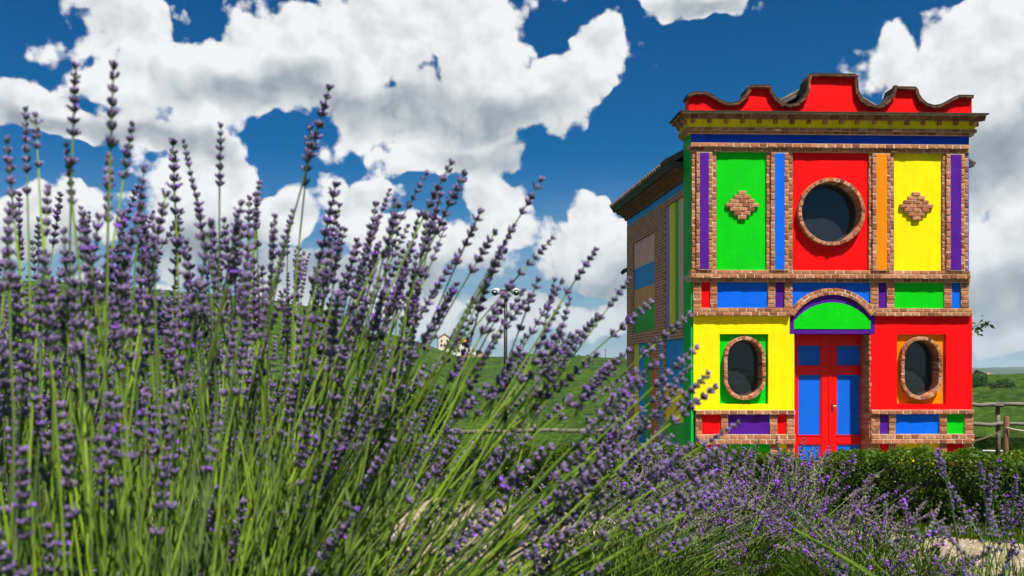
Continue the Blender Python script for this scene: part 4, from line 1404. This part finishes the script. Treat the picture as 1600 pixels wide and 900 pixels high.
# ================================================================== farm buildings
def house(name, label, px, dist, wpx, hpx, rise, depth, wallm, roofm, turn=0.0, openings=(), gable=True, zbase=None, over=.35):
    t = (px - 800) / FOC; y = dist; x = t * y; k = y / FOC
    w, h, rs = wpx * k, hpx * k, rise * k
    z0 = gz(x, y) if zbase is None else zbase
    root = empty(name, (x, y, z0), turn); put(root, label, 'house')
    mb = MB()
    if gable:      # gable end to the viewer
        mb.prism([(-w / 2, -2), (w / 2, -2), (w / 2, h), (0, h + rs), (-w / 2, h)], 0, depth)
    else:
        mb.box(-w / 2, w / 2, 0, depth, -2, h)
    mb.build('wall', wallm, root)
    rf_ = MB(); o = over
    if gable:
        for s in (-1, 1):
            q = [(s * (w / 2 + o), h - o * rs / (w / 2)), (0, h + rs)]
            rf_.hexa([(q[0][0], -o, q[0][1] + .02), (q[1][0], -o, q[1][1] + .02), (q[1][0], depth + o, q[1][1] + .02), (q[0][0], depth + o, q[0][1] + .02),
                      (q[0][0], -o, q[0][1] + .22), (q[1][0], -o, q[1][1] + .22), (q[1][0], depth + o, q[1][1] + .22), (q[0][0], depth + o, q[0][1] + .22)])
    elif rs > 0:
        for (ya, yb) in ((-o, depth / 2), (depth + o, depth / 2)):
            rf_.hexa([(-w / 2 - o, ya, h - .05), (w / 2 + o, ya, h - .05), (w / 2 + o, yb, h + rs), (-w / 2 - o, yb, h + rs),
                      (-w / 2 - o, ya, h + .18), (w / 2 + o, ya, h + .18), (w / 2 + o, yb, h + rs + .2), (-w / 2 - o, yb, h + rs + .2)])
    else:
        rf_.box(-w / 2 - .1, w / 2 + .1, -.1, depth + .1, h, h + .2)
    rf_.build('roof', roofm, root)
    for (nm, a, b, c, d) in openings:
        ob = MB(); ob.box((a - .5) * w, (b - .5) * w, -.06, .1, c * h, d * h); ob.build(nm, HOUSEDARK if nm in ('window', 'door') else HOUSEWALL, root)
    return root
zg = (HOR - 543) / FOC * 432
house('farmhouse', 'cream gabled farmhouse with red roof on the hill behind the lavender', 694.5, 432, 19, 15, 6.5, 9, HOUSEWALL, HOUSEROOF, 0.12,
      [('window', .16, .34, .10, .34), ('window', .42, .60, .10, .34), ('window', .70, .86, .10, .34), ('balcony', -.02, 1.02, .46, .52), ('door', .2, .32, .55, .82), ('door', .66, .78, .55, .82)], zbase=zg)
house('farm_annex', 'lower red-roofed farm building right of the gabled farmhouse', 719, 434, 22, 8, 6, 7, HOUSEWHITE, HOUSEROOF, 0.0,
      [('window', .12, .28, .3, .8), ('window', .62, .75, .3, .8)], gable=False, zbase=(HOR - 543) / FOC * 434)
house('terrace_wall', 'long white terrace with dark openings below the farm buildings', 724, 424, 38, 7.5, 0, 4, HOUSEWHITE, HOUSEWHITE, 0.0,
      [('window', .06, .2, .1, .75), ('window', .27, .36, .1, .75), ('window', .46, .62, .1, .75), ('window', .70, .78, .2, .75), ('window', .85, .95, .1, .75)], gable=False, zbase=(HOR - 551) / FOC * 424)
zl = (HOR - 466.5) / FOC * 270
house('hill_barn', 'long low building with red tiled roof on the left hill crest', 311, 270, 60, 6, 4.5, 6, HOUSEWALL, HOUSEROOF, 0.0, [], gable=False, zbase=zl - 10.5 * 270 / FOC + .6)
house('field_barn', 'barn with terracotta roof beyond the field right of the chapel', 1547, 250, 19, 14, 5, 6, HOUSEWALL, HOUSEROOF, 0.3, [], gable=False, zbase=(HOR - 583.5) / FOC * 250 - 19 * 250 / FOC)

def track():
    """pale earth bank below the farm"""
    mb = MB()
    pts = [(684, 546), (692, 550), (700, 554), (708, 559), (714, 562)]
    for (seq, wd) in ((pts, 1.8), ([(716, 556), (730, 554.5), (745, 553.5), (758, 552)], 2.6)):
        P = []
        for px, py in seq:
            t = (px - 800) / FOC
            y = 418 - (px - 684) * .12
            P.append((t * y, y, (HOR - py) / FOC * y))
        for (a, b) in zip(P[:-1], P[1:]):
            mb.hexa([(a[0], a[1] - .5, a[2] - wd), (b[0], b[1] - .5, b[2] - wd), (b[0], b[1] + 6, b[2] - wd - 2), (a[0], a[1] + 6, a[2] - wd - 2), (a[0], a[1], a[2]), (b[0], b[1], b[2]), (b[0], b[1] + 6, b[2]), (a[0], a[1] + 6, a[2])])
    o = mb.build('earth_bank', BANKSOIL); put(o, kind='structure')
track()

# ================================================================== lamp post with two floodlights
def lamp():
    y = 35.0; x = (790 - 800) / FOC * y; z0 = gz(x, y); k = y / FOC
    root = empty('floodlight_pole', (x, y, z0)); put(root, 'black pole with two round white floodlights standing left of the chapel', 'lamp post')
    zt = (HOR - 455) * k - z0
    mb = MB(); mb.tube([(0, 0, -.1), (0, 0, zt)], [.075, .062], 12); mb.build('pole', LAMPBLACK, root, True)
    mb = MB(); mb.box(-.28, .28, -.04, .04, zt - .02, zt + .06); mb.build('cross_arm', LAMPBLACK, root, bevel=.01)
    for s in (-1, 1):
        c = Vector((s * 14.5 * k, -.1, zt - .02)); f = Vector((s * .35, -1, -.22)).normalized()
        hs = MB(); hs.tube([c - f * .20, c - f * .16, c + f * .12, c + f * .16], [.06, .115, .13, .135], 18); fl_ = hs.build('floodlight', LAMPWHITE, root, True)
        ls = MB(); ls.tube([c + f * .155, c + f * .172], [.105, .098], 18); ls.build('lens', LAMPGLASS, fl_, True)
        hub = MB(); hub.tube([c + f * .172, c + f * .20], [.05, .03], 12); hub.build('lens_hub', LAMPWHITE, fl_, True)
        st = MB(); st.tube([(s * .24, 0, zt + .03), tuple(c + Vector((0, .06, .12)))], .03, 6); st.build('bracket', LAMPBLACK, root)
lamp()

# ================================================================== fences, post and rope
def rail_fence(label, y, pxs, rails, ends, top):
    x0 = (pxs[0] - 800) / FOC * y
    z0 = gz(x0, y)
    root = empty('rail_fence', (x0, y, z0)); put(root, label, 'fence')
    rr = random.Random(int(y * 10 + pxs[0]))
    for px in pxs:
        x = (px - 800) / FOC * y; z = gz(x, y)
        mb = MB(); mb.tube([(x - x0, 0, z - z0 - .2), (x - x0 + .01, 0, z - z0 + .5), (x - x0, 0.01, (HOR - top) / FOC * y - z0)], [.06, .057, .055], 9)
        mb.build('post', WOOD, root, True)
    cuts = [ends[0]] + list(pxs[1:-1]) + [ends[1]]
    for py in rails:
        for a, b in zip(cuts[:-1], cuts[1:]):
            xa, xb = (a - 800) / FOC * y - x0 - .08, (b - 800) / FOC * y - x0 + .08
            za = (HOR - py) / FOC * y - z0
            pts = [(xa + (xb - xa) * q / 6, -.09 + rr.uniform(-.01, .01), za + rr.uniform(-.025, .025) + (.03 if (a + b) % 3 < 1.5 else 0)) for q in range(7)]
            mb = MB(); mb.tube(pts, [rr.uniform(.042, .058) for _ in pts], 8); mb.build('rail', WOOD, root, True)
rail_fence('grey two-rail wooden fence in the field right of the chapel', 24.0, (1470, 1559, 1690), (634, 664.5), (1462, 1700), 632)
rail_fence('low single-rail wooden fence left of the chapel behind the lavender', 21.5, (705, 800, 960), (674.5,), (690, 985), 670)

def rope_and_post():
    y = 18.7; x = (1572 - 800) / FOC * y; z0 = gz(x, y); zt = (HOR - 650) / FOC * y
    root = empty('rope_post', (x, y, z0)); put(root, 'round brown wooden post holding a white rope right of the chapel', 'post')
    mb = MB(); mb.tube([(0, 0, -.2), (0, 0, .5), (0.005, 0, zt - z0 - .01), (0.005, 0, zt - z0)], [.052, .051, .05, .045], 12); mb.build('post_shaft', POSTWOOD, root, True)
    ca = MB(); ca.tube([(0, 0, -.0), (0, 0, .05)], .11, 10); ca.build('footing', MORTAR, root, True)
    A = Vector((CH0.x + cs * (WID + .03) - sn * .1, CH0.y + sn * WID + .1, (HOR - 690.5) / FOC * 20.3))
    B = Vector((x - .01, y - .06, (HOR - 668) / FOC * y))
    C = Vector(((1690 - 800) / FOC * 17.8, 17.8, (HOR - 668) / FOC * 17.8))
    def cat(p, q, sag, n=14):
        return [p.lerp(q, i / n) - Vector((0, 0, sag * 4 * (i / n) * (1 - i / n))) for i in range(n + 1)]
    for (p, q, sag, lab) in ((A, B, .045, 'white rope sagging from the chapel corner to the brown post'), (B, C, .09, 'white rope running right from the brown post out of view')):
        mb = MB(); pts = cat(p, q, sag); o0 = pts[0].copy()
        mb.tube([v - o0 for v in pts], .014, 7)
        o = mb.build('rope', ROPE, None, True); o.location = o0; put(o, lab, 'rope')
    # white irrigation hose on the grass
    mb = MB(); Y = 26.5; a = Vector(((1536 - 800) / FOC * Y, Y, 0))
    pts = []
    for i in range(9):
        xx = a.x + i * .065; yy = Y + .05 * math.sin(i * 1.3)
        pts.append(Vector((xx - a.x, yy - a.y, gz(xx, yy) - gz(a.x, a.y) + .05)))
    mb.tube(pts, .028, 6)
    o = mb.build('water_hose', LAMPWHITE, None, True); o.location = (a.x, a.y, gz(a.x, a.y)); put(o, 'short white hose lying on the grass below the rope', 'hose')
rope_and_post()

for (px, y, top, lab, nm) in ((514, 27.6, 596, 'slim white stake standing among the near vines', 'vine_stake'),):
    x = (px - 800) / FOC * y; z0 = gz(x, y)
    mb = MB(); mb.tube([(0, 0, -.1), (0, 0, (HOR - top) / FOC * y - z0)], [.02, .02], 8); o = mb.build(nm, LAMPWHITE, None, True); o.location = (x, y, z0); put(o, lab, 'stake')
for (px, top, lab) in ((634, 508, 'thin utility pole on the hill left of the farmhouse'), (946, 545, 'thin utility pole on the crest close to the chapel side wall')):
    t = (px - 800) / FOC; rr = float(np.interp(px, CREST_PX, CREST_R)) - 2; y = rr / math.sqrt(1 + t * t); x = t * y; z0 = gz(x, y)
    root = empty('utility_pole', (x, y, z0)); put(root, lab, 'pole')
    h = (HOR - top) / FOC * y - z0
    mb = MB(); mb.tube([(0, 0, -.3), (0, 0, h)], [.13, .09], 7); mb.build('shaft', BARK, root)
    mb = MB(); mb.box(-.5, .5, -.05, .05, h - .5, h - .38); mb.build('cross_arm', BARK, root)

# ================================================================== lavender
CALYX = None
def lav_mats():
    def mk(name, c1, c2, rough, scale):
        m, t, b = material(name)
        ge = t.n('ShaderNodeNewGeometry'); oi = t.n('ShaderNodeObjectInfo')
        r = t.m('FRACT', t.m('ADD', ge.outputs['Random Per Island'], oi.outputs['Random']))
        c = t.mixc(r, c1, c2)
        t.put(b.inputs['Base Color'], c); b.inputs['Roughness'].default_value = rough
        b.inputs['Specular IOR Level'].default_value = 0.25
        b.inputs['Sheen Weight'].default_value = 0.15
        return m
    calyx = mk('lavender_calyx', (0.022, 0.013, 0.045), (0.19, 0.125, 0.29), 0.75, 1)
    faded = mk('lavender_calyx_faded', (0.030, 0.020, 0.036), (0.18, 0.13, 0.17), 0.8, 1)
    base = mk('lavender_calyx_base', (0.045, 0.065, 0.018), (0.12, 0.13, 0.06), 0.75, 1)
    petal = mk('lavender_petal', (0.15, 0.025, 0.42), (0.26, 0.06, 0.55), 0.6, 1)
    stem = mk('lavender_stem', (0.012, 0.045, 0.001), (0.165, 0.265, 0.006), 0.55, 1)
    return calyx, base, petal, stem, faded
CALYX, CBASE, PETAL, STEM, FADED = lav_mats()

def spike_mesh(seed, sides=5, lod=0):
    """flower spike along +z, base at 0, about 75 mm long: tiers of upright calyces, a few open violet flowers"""
    rr = random.Random(seed)
    mb = MB()
    nw = rr.randint(6, 9)
    z = 0.0; zs = []
    gap = rr.uniform(.012, .017) if rr.random() < .75 else rr.uniform(.02, .034)
    for k in range(nw):
        zs.append(z)
        z += gap * rr.uniform(.82, 1.3)
        gap = max(.0075, min(gap, .0125) * rr.uniform(.9, 1.0))
    Ltot = zs[-1] + .006
    mb.tube([(0, 0, -.004), (rr.uniform(-.0006, .0006), rr.uniform(-.0006, .0006), Ltot * .5), (0, 0, Ltot)], [.0012, .0010, .0007], 5, mi=3, cap=False)
    openers = set(rr.sample(range(nw), rr.choice([0, 0, 1, 1, 2]) if not lod else rr.choice([1, 2, 3, 3])))
    for k, z in enumerate(zs):
        f = k / (nw - 1)
        R0 = (.0048 - .0016 * f) * rr.uniform(.88, 1.12)
        nc = (rr.randint(6, 10) if f < .75 else rr.randint(4, 7)) if not lod else (6 if f < .75 else 4)
        a0 = rr.uniform(0, 6.28)
        for j in range(nc):
            a = a0 + 2 * math.pi * j / nc + rr.uniform(-.25, .25)
            inner = (j % 3 == 2)
            lean = rr.uniform(.15, .40) if inner else rr.uniform(.50, .90)
            if f > .9: lean *= .55
            d = Vector((math.cos(a) * math.sin(lean), math.sin(a) * math.sin(lean), math.cos(lean)))
            o = Vector((math.cos(a) * .0012, math.sin(a) * .0012, z + rr.uniform(-.0012, .0012)))
            L = rr.uniform(.0068, .0098) * (1 - .22 * f) * (R0 / .0048 * .4 + .6)
            s = d.cross(Vector((0, 0, 1))); s.normalize() if s.length > 1e-6 else None
            q = d.cross(s)
            ring = []
            b0 = len(mb.v)
            rad = [.0006, .0014, .0015, .0004]
            pos = [0, .42, .80, 1.0]
            for (pp, ra) in zip(pos, rad):
                c = o + d * (L * pp) + Vector((0, 0, .0012 * pp * pp))
                for m_ in range(sides):
                    w = 2 * math.pi * m_ / sides
                    v = c + (s * math.cos(w) + q * math.sin(w)) * ra * (1.12 if not lod else 1.45)
                    mb.v.append((v.x, v.y, v.z))
            for i in range(3):
                for m_ in range(sides):
                    m2 = (m_ + 1) % sides
                    mb.f.append((b0 + i * sides + m_, b0 + i * sides + m2, b0 + (i + 1) * sides + m2, b0 + (i + 1) * sides + m_)); mb.mi.append(1 if i == 0 else 0)
            mb.f.append(tuple(b0 + 3 * sides + m_ for m_ in range(sides))); mb.mi.append(0)
            if k in openers and rr.random() < (.6 if lod else .42):
                e_ = o + d * (L * 1.0); big = 1.5 if lod else 1.0
                for m_ in range(5):
                    w = 2 * math.pi * m_ / 5 + .3
                    r1 = (s * math.cos(w) + q * math.sin(w)); r2 = (s * math.cos(w + .75) + q * math.sin(w + .75)); r3 = (s * math.cos(w - .75) + q * math.sin(w - .75))
                    mb.add([e_, e_ + r3 * .0014 * big + d * .0014, e_ + r1 * .0027 * big + d * .0026, e_ + r2 * .0014 * big + d * .0014], [(0, 1, 2, 3)], 2)
    me = mb.mesh('flower_spike', [FADED if lod else CALYX, CBASE, PETAL, STEM], smooth=False)
    return me, Ltot
SPIKES = [spike_mesh(100 + k) for k in range(14)]
SPIKES_FAR = [spike_mesh(200 + k, sides=3, lod=1) for k in range(8)]

def bez(p0, p1, p2, n):
    return [p0.lerp(p1, i / n).lerp(p1.lerp(p2, i / n), i / n) for i in range(n + 1)]

lrnd = random.Random(99)
STALKS = 0
def stalk(root, B, T, bend, sc=1.0, far=False, rad=.00135):
    """one flower stalk: stem tube from B to the foot of the spike, spike reaching T (all relative to the plant root)"""
    global STALKS
    STALKS += 1
    chord = T - B
    # starts steeper than its chord, then leans out
    P1 = B + Vector((chord.x * (0.5 - bend), chord.y * (0.5 - bend), chord.z * 0.56))
    me, Ls = (lrnd.choice(SPIKES_FAR) if far else lrnd.choice(SPIKES))
    k = sc * lrnd.uniform(.80, 1.18)
    ax = (T - P1).normalized()
    foot = T - ax * Ls * k
    n = 6 if far else 9
    pts = bez(B, P1, foot, n)
    wv = lrnd.uniform(-.006, .006); wf = lrnd.uniform(2.5, 5.0)
    for i in range(1, n):
        f_ = i / n
        pts[i] = pts[i] + Vector((wv * math.sin(wf * f_ * 3), wv * .7 * math.cos(wf * f_ * 3 + 1), 0)) * (1 - f_) * f_ * 4
    mb = MB()
    rs = [rad * (1.35 - .5 * i / n) for i in range(n + 1)]
    mb.tube(pts, rs, 4 if far else 6, mi=0, cap=False)
    # a pair of narrow leaves low on the stem
    for _ in range(2 if far else 3):
        i = lrnd.randint(0, max(1, n // 2)); p = pts[i]
        a = lrnd.uniform(0, 6.28); L = lrnd.uniform(.025, .05)
        d = Vector((math.cos(a) * .45, math.sin(a) * .45, .9)); s = Vector((-math.sin(a), math.cos(a), 0)) * .0017
        mb.add([p - s * .4, p + d * L * .5 - s, p + d * L, p + d * L * .5 + s], [(0, 1, 2, 3)], 1)
    so = mb.build('flower_stalk', [STEM, LAV_LEAF], root, smooth=False)
    sp_ = bpy.data.objects.new('flower_spike', me)
    sp_.parent = so
    rot = ax.to_track_quat('Z', 'Y').to_matrix().to_4x4() @ Matrix.Rotation(lrnd.uniform(0, 6.28), 4, 'Z')
    sp_.matrix_local = Matrix.Translation(foot) @ rot @ Matrix.Diagonal((k * lrnd.uniform(.92, 1.22),) * 2 + (k, 1))
    COL.objects.link(sp_)

def foliage_mass(root, rng, n, rad, H, leaf=.045, lean=.3):
    """basal leaves of the plant"""
    a = rng.uniform(0, 6.28, n); r = rad * np.sqrt(rng.uniform(0, 1, n))
    P = np.stack([np.cos(a) * r, np.sin(a) * r, rng.uniform(0, 1, n) * H * (1 - .5 * (r / rad) ** 2)], -1)
    d = np.stack([np.cos(a) * lean * (r / rad) * 2, np.sin(a) * lean * (r / rad) * 2, np.ones(n)], -1) + rng.normal(0, .3, (n, 3))
    d /= np.linalg.norm(d, axis=1)[:, None]
    s = np.cross(d, rng.normal(size=(n, 3))); s /= np.linalg.norm(s, axis=1)[:, None] + 1e-9
    L = (leaf * rng.uniform(.6, 1.3, n))[:, None]
    Q = np.stack([P, P + d * L * .5 + s * L * .05, P + d * L, P + d * L * .5 - s * L * .05], 1)
    o = bpy.data.objects.new('foliage', quads_mesh('foliage', Q, LAV_LEAF)); link(o, root); put(o, kind='stuff')

def green_stems(root, n, th0, th1, l0, l1, ysp, rbase):
    """flowerless shoots, too many and too fine to count"""
    mb = MB()
    for k in range(n):
        a = lrnd.uniform(0, 6.28); r = rbase * 1.3 * lrnd.random() ** .5
        B = Vector((math.cos(a) * r, math.sin(a) * r, 0))
        th = R(th0 + (th1 - th0) * lrnd.random()); ph = lrnd.gauss(0, ysp); L = lrnd.uniform(l0, l1)
        T = B + Vector((math.sin(th), math.sin(ph) * math.cos(th), math.cos(th) * math.cos(ph))) * L
        P1 = B + Vector(((T - B).x * .36, (T - B).y * .36, (T - B).z * .56))
        pts = bez(B, P1, T, 6)
        mb.tube(pts, [.0016, .0016, .0015, .0014, .0012, .0010, .0005], 3, mi=0, cap=False)
        for i in range(1, 6):
            if lrnd.random() < .75:
                p = pts[i]; a = lrnd.uniform(0, 6.28); l_ = lrnd.uniform(.025, .055)
                for q in (0, math.pi):
                    d = Vector((math.cos(a + q) * .5, math.sin(a + q) * .5, .85)); s_ = Vector((-math.sin(a + q), math.cos(a + q), 0)) * .0021
                    mb.add([p - s_ * .4, p + d * l_ * .5 - s_, p + d * l_, p + d * l_ * .5 + s_], [(0, 1, 2, 3)], 1)
    o = mb.build('green_stems', [STEM, LAV_LEAF], root); put(o, kind='stuff')

def tip_at(px, py, d):
    return Vector(((px - 800) * d / FOC, d, (HOR - py) * d / FOC))

def plant(label, x, y, group, n, th0, th1, l0, l1, ysp, rbase, far=False, sc=1.0, nf=1500, fh=.22, frad=.2, heroes=(), thpow=1.0, rad=.00135, ythick=0.0, bend=.16, lowbias=1.0, shoots=0, scatter=()):
    rng = np.random.default_rng(int(abs(x * 1000 + y * 77)))
    z0 = gz(x, y)
    root = empty('lavender_bush', (x, y, z0)); put(root, label, 'lavender', group)
    O = Vector((x, y, z0))
    for h in heroes:
        px, py, d = h[:3]
        T = tip_at(px, py, d) - O
        a = lrnd.uniform(0, 6.28); r = rbase * lrnd.random() ** .5
        B = Vector((math.cos(a) * r, math.sin(a) * r, 0))
        stalk(root, B, T, lrnd.uniform(.12, .20) * bend / .16, sc, far, rad)
    for (pa, pb, ya, yb, da, db, m_) in scatter:
        for k in range(m_):
            T = tip_at(lrnd.uniform(pa, pb), lrnd.uniform(ya, yb), lrnd.uniform(da, db)) - O
            a = lrnd.uniform(0, 6.28); r = rbase * 1.5 * lrnd.random() ** .5
            B = Vector((math.cos(a) * r + T.x * .35, math.sin(a) * r, 0))
            stalk(root, B, T, lrnd.uniform(.02, .1), sc, far, rad)
    for k in range(n):
        a = lrnd.uniform(0, 6.28); r = rbase * lrnd.random() ** .5
        B = Vector((math.cos(a) * r, math.sin(a) * r, 0))
        th = R(th0 + (th1 - th0) * lrnd.random() ** thpow)
        ph = lrnd.gauss(0, ysp)
        L = l0 + (l1 - l0) * lrnd.random() ** lowbias
        if lrnd.random() < .12: L *= lrnd.uniform(.55, .9)
        T = B + Vector((math.sin(th), math.sin(ph) * math.cos(th), math.cos(th) * math.cos(ph))) * L
        if (T + O).y < .72: T.y = .72 - O.y + lrnd.uniform(0, .2)
        stalk(root, B, T, lrnd.uniform(.08, .2) * bend / .16, sc, far, rad)
    foliage_mass(root, rng, nf, frad, fh)
    if shoots: green_stems(root, shoots, th0, th1, l0 * .6, l1 * .78, ysp, rbase)
    return root

G1 = 'tall lavender bushes filling the left foreground'
plant('nearest lavender bush at the left with the two tallest spikes against the cloud', -.47, 1.03, G1, 70, -10, 10, .56, .82, .12, .11, nf=700, fh=.14, shoots=180, bend=.05, scatter=[(0, 300, 330, 500, 1.0, 1.2, 16)],
      heroes=[(118, 99, 1.0), (178, 97, .99), (207, 190, 1.12), (103, 222, 1.02), (170, 238, 1.2), (55, 176, 1.1), (40, 168, 1.12), (225, 262, 1.15), (10, 214, 1.08), (155, 335, 1.1), (75, 288, 1.1), (260, 300, 1.2), (15, 330, 1.05), (130, 330, .98), (190, 330, 1.0), (215, 340, 1.02)])
plant('large lavender bush left of centre whose stalks fan far out to the right', -.42, 1.38, G1, 220, -6, 56, .54, .93, .17, .13, nf=1500, fh=.16, lowbias=.9, shoots=320, thpow=1.15, bend=.05, scatter=[(300, 560, 330, 500, 1.25, 1.5, 20), (560, 760, 290, 500, 1.25, 1.5, 24), (760, 900, 400, 580, 1.25, 1.5, 12), (940, 1110, 560, 710, 1.25, 1.55, 18)],
      heroes=[(345, 192, 1.25), (270, 218, 1.3), (286, 217, 1.33), (485, 197, 1.3), (516, 132, 1.27), (526, 285, 1.22), (430, 335, 1.2), (405, 282, 1.35), (350, 340, 1.4), (610, 294, 1.45), (668, 268, 1.3), (707, 250, 1.28), (728, 266, 1.32), (690, 300, 1.2), (640, 380, 1.3), (590, 380, 1.4), (562, 380, 1.35),
              (848, 277, 1.35), (805, 350, 1.3), (865, 370, 1.42), (880, 437, 1.5), (720, 390, 1.5), (985, 433, 1.35), (935, 490, 1.3), (905, 515, 1.25), (880, 520, 1.6), (985, 545, 1.3), (1092, 540, 1.3), (1080, 490, 1.38), (1108, 588, 1.32), (1020, 470, 1.45), (790, 375, 1.28), (775, 360, 1.4), (820, 450, 1.4), (960, 575, 1.5)])
plant('lavender bush behind the nearest one at the left edge of view', -.95, 1.72, G1, 180, -12, 22, .52, .85, .18, .15, nf=1500, fh=.18, shoots=380, bend=.06, scatter=[(-10, 330, 360, 520, 1.6, 1.9, 30)],
      heroes=[(30, 300, 1.7), (95, 300, 1.75), (140, 330, 1.8), (60, 340, 1.6), (240, 330, 1.7), (285, 330, 1.75), (215, 290, 1.7)])
plant('lavender bush in the second rank, left of centre behind the fanning bush', -.62, 2.15, G1, 190, -14, 44, .50, .82, .18, .17, nf=1500, fh=.18, shoots=320, bend=.06, scatter=[(300, 640, 390, 540, 2.0, 2.3, 34)],
      heroes=[(400, 330, 2.0), (450, 345, 2.0), (545, 430, 2.1), (625, 355, 1.9), (505, 420, 2.0), (660, 430, 2.0), (330, 380, 2.1)])
plant('lavender bush in the third rank at the far left', -1.42, 2.45, G1, 130, -20, 34, .50, .80, .2, .18, nf=1400, fh=.18, shoots=420)
plant('lavender bush in the third rank with short stalks before the gravel', -.9, 2.75, G1, 100, -25, 40, .38, .72, .2, .18, nf=1300, fh=.18, shoots=300)
G2 = 'lavender mounds in the right half beside the gravel'
plant('dense round lavender mound in front of the hedge below the door', 1.22, 4.15, G2, 300, -66, 62, .34, .72, .55, .20, far=True, sc=1.15, nf=5500, fh=.34, frad=.36, rad=.0013, lowbias=.75, bend=.26)
plant('lavender mound left of the dense one, below the yellow wall', .82, 3.95, G2, 270, -62, 60, .34, .68, .5, .20, far=True, sc=1.15, nf=5000, fh=.32, frad=.34, rad=.0013, lowbias=.75, bend=.26)
plant('low lavender bush at the bottom right in front of the gravel', 1.15, 3.05, G2, 85, -55, 60, .20, .40, .45, .16, far=True, sc=1.1, nf=3200, fh=.24, frad=.28, rad=.0015, lowbias=.6, bend=.26)
plant('lavender mound nearest the centre, reaching over the gravel before the hedge', .42, 3.5, G2, 170, -40, 62, .34, .62, .45, .18, far=True, sc=1.15, nf=3500, fh=.26, frad=.28, rad=.0013, lowbias=.75, bend=.26, shoots=120)
plant('lavender mound behind the dense one, close to the hedge gap', 1.05, 4.75, G2, 240, -62, 62, .36, .70, .5, .20, far=True, sc=1.15, nf=4000, fh=.32, frad=.34, rad=.0013, lowbias=.6, bend=.26)
G3 = 'sparse near lavender at the lower right'
plant('sparse blurred lavender stalks at the right edge', 1.18, 2.25, G3, 10, -18, 22, .26, .44, .2, .12, nf=500, fh=.12,
      heroes=[(1465, 706, 1.9), (1530, 722, 2.1), (1548, 742, 2.2), (1588, 745, 2.1), (1572, 775, 2.2), (1560, 720, 2.3), (1595, 800, 2.0)])
plant('few near lavender stalks leaning left at the bottom right of centre', .86, 1.62, G3, 16, -42, 10, .30, .46, .2, .10, nf=300, fh=.08,
      heroes=[(1290, 812, 1.6), (1262, 850, 1.55), (1390, 845, 1.7), (1130, 770, 1.5), (1185, 800, 1.5), (1112, 700, 1.55)])

# ================================================================== air: thin even haze that turns the far ridges blue
def haze():
    mb = MB(); mb.box(-6500, 6500, -60, 6400, -70, 62)
    m = bpy.data.materials.new('summer_haze'); m.use_nodes = True
    nt = m.node_tree
    for nd in list(nt.nodes):
        if nd.type == 'BSDF_PRINCIPLED': nt.nodes.remove(nd)
    v = nt.nodes.new('ShaderNodeVolumePrincipled')
    v.inputs['Color'].default_value = (0.62, 0.78, 0.95, 1)
    v.inputs['Density'].default_value = 0.00010
    v.inputs['Anisotropy'].default_value = 0.2
    nt.links.new(v.outputs[0], nt.nodes['Material Output'].inputs['Volume'])
    o = mb.build('haze', m); put(o, 'thin summer haze over the hills', 'haze', kind='stuff')
haze()
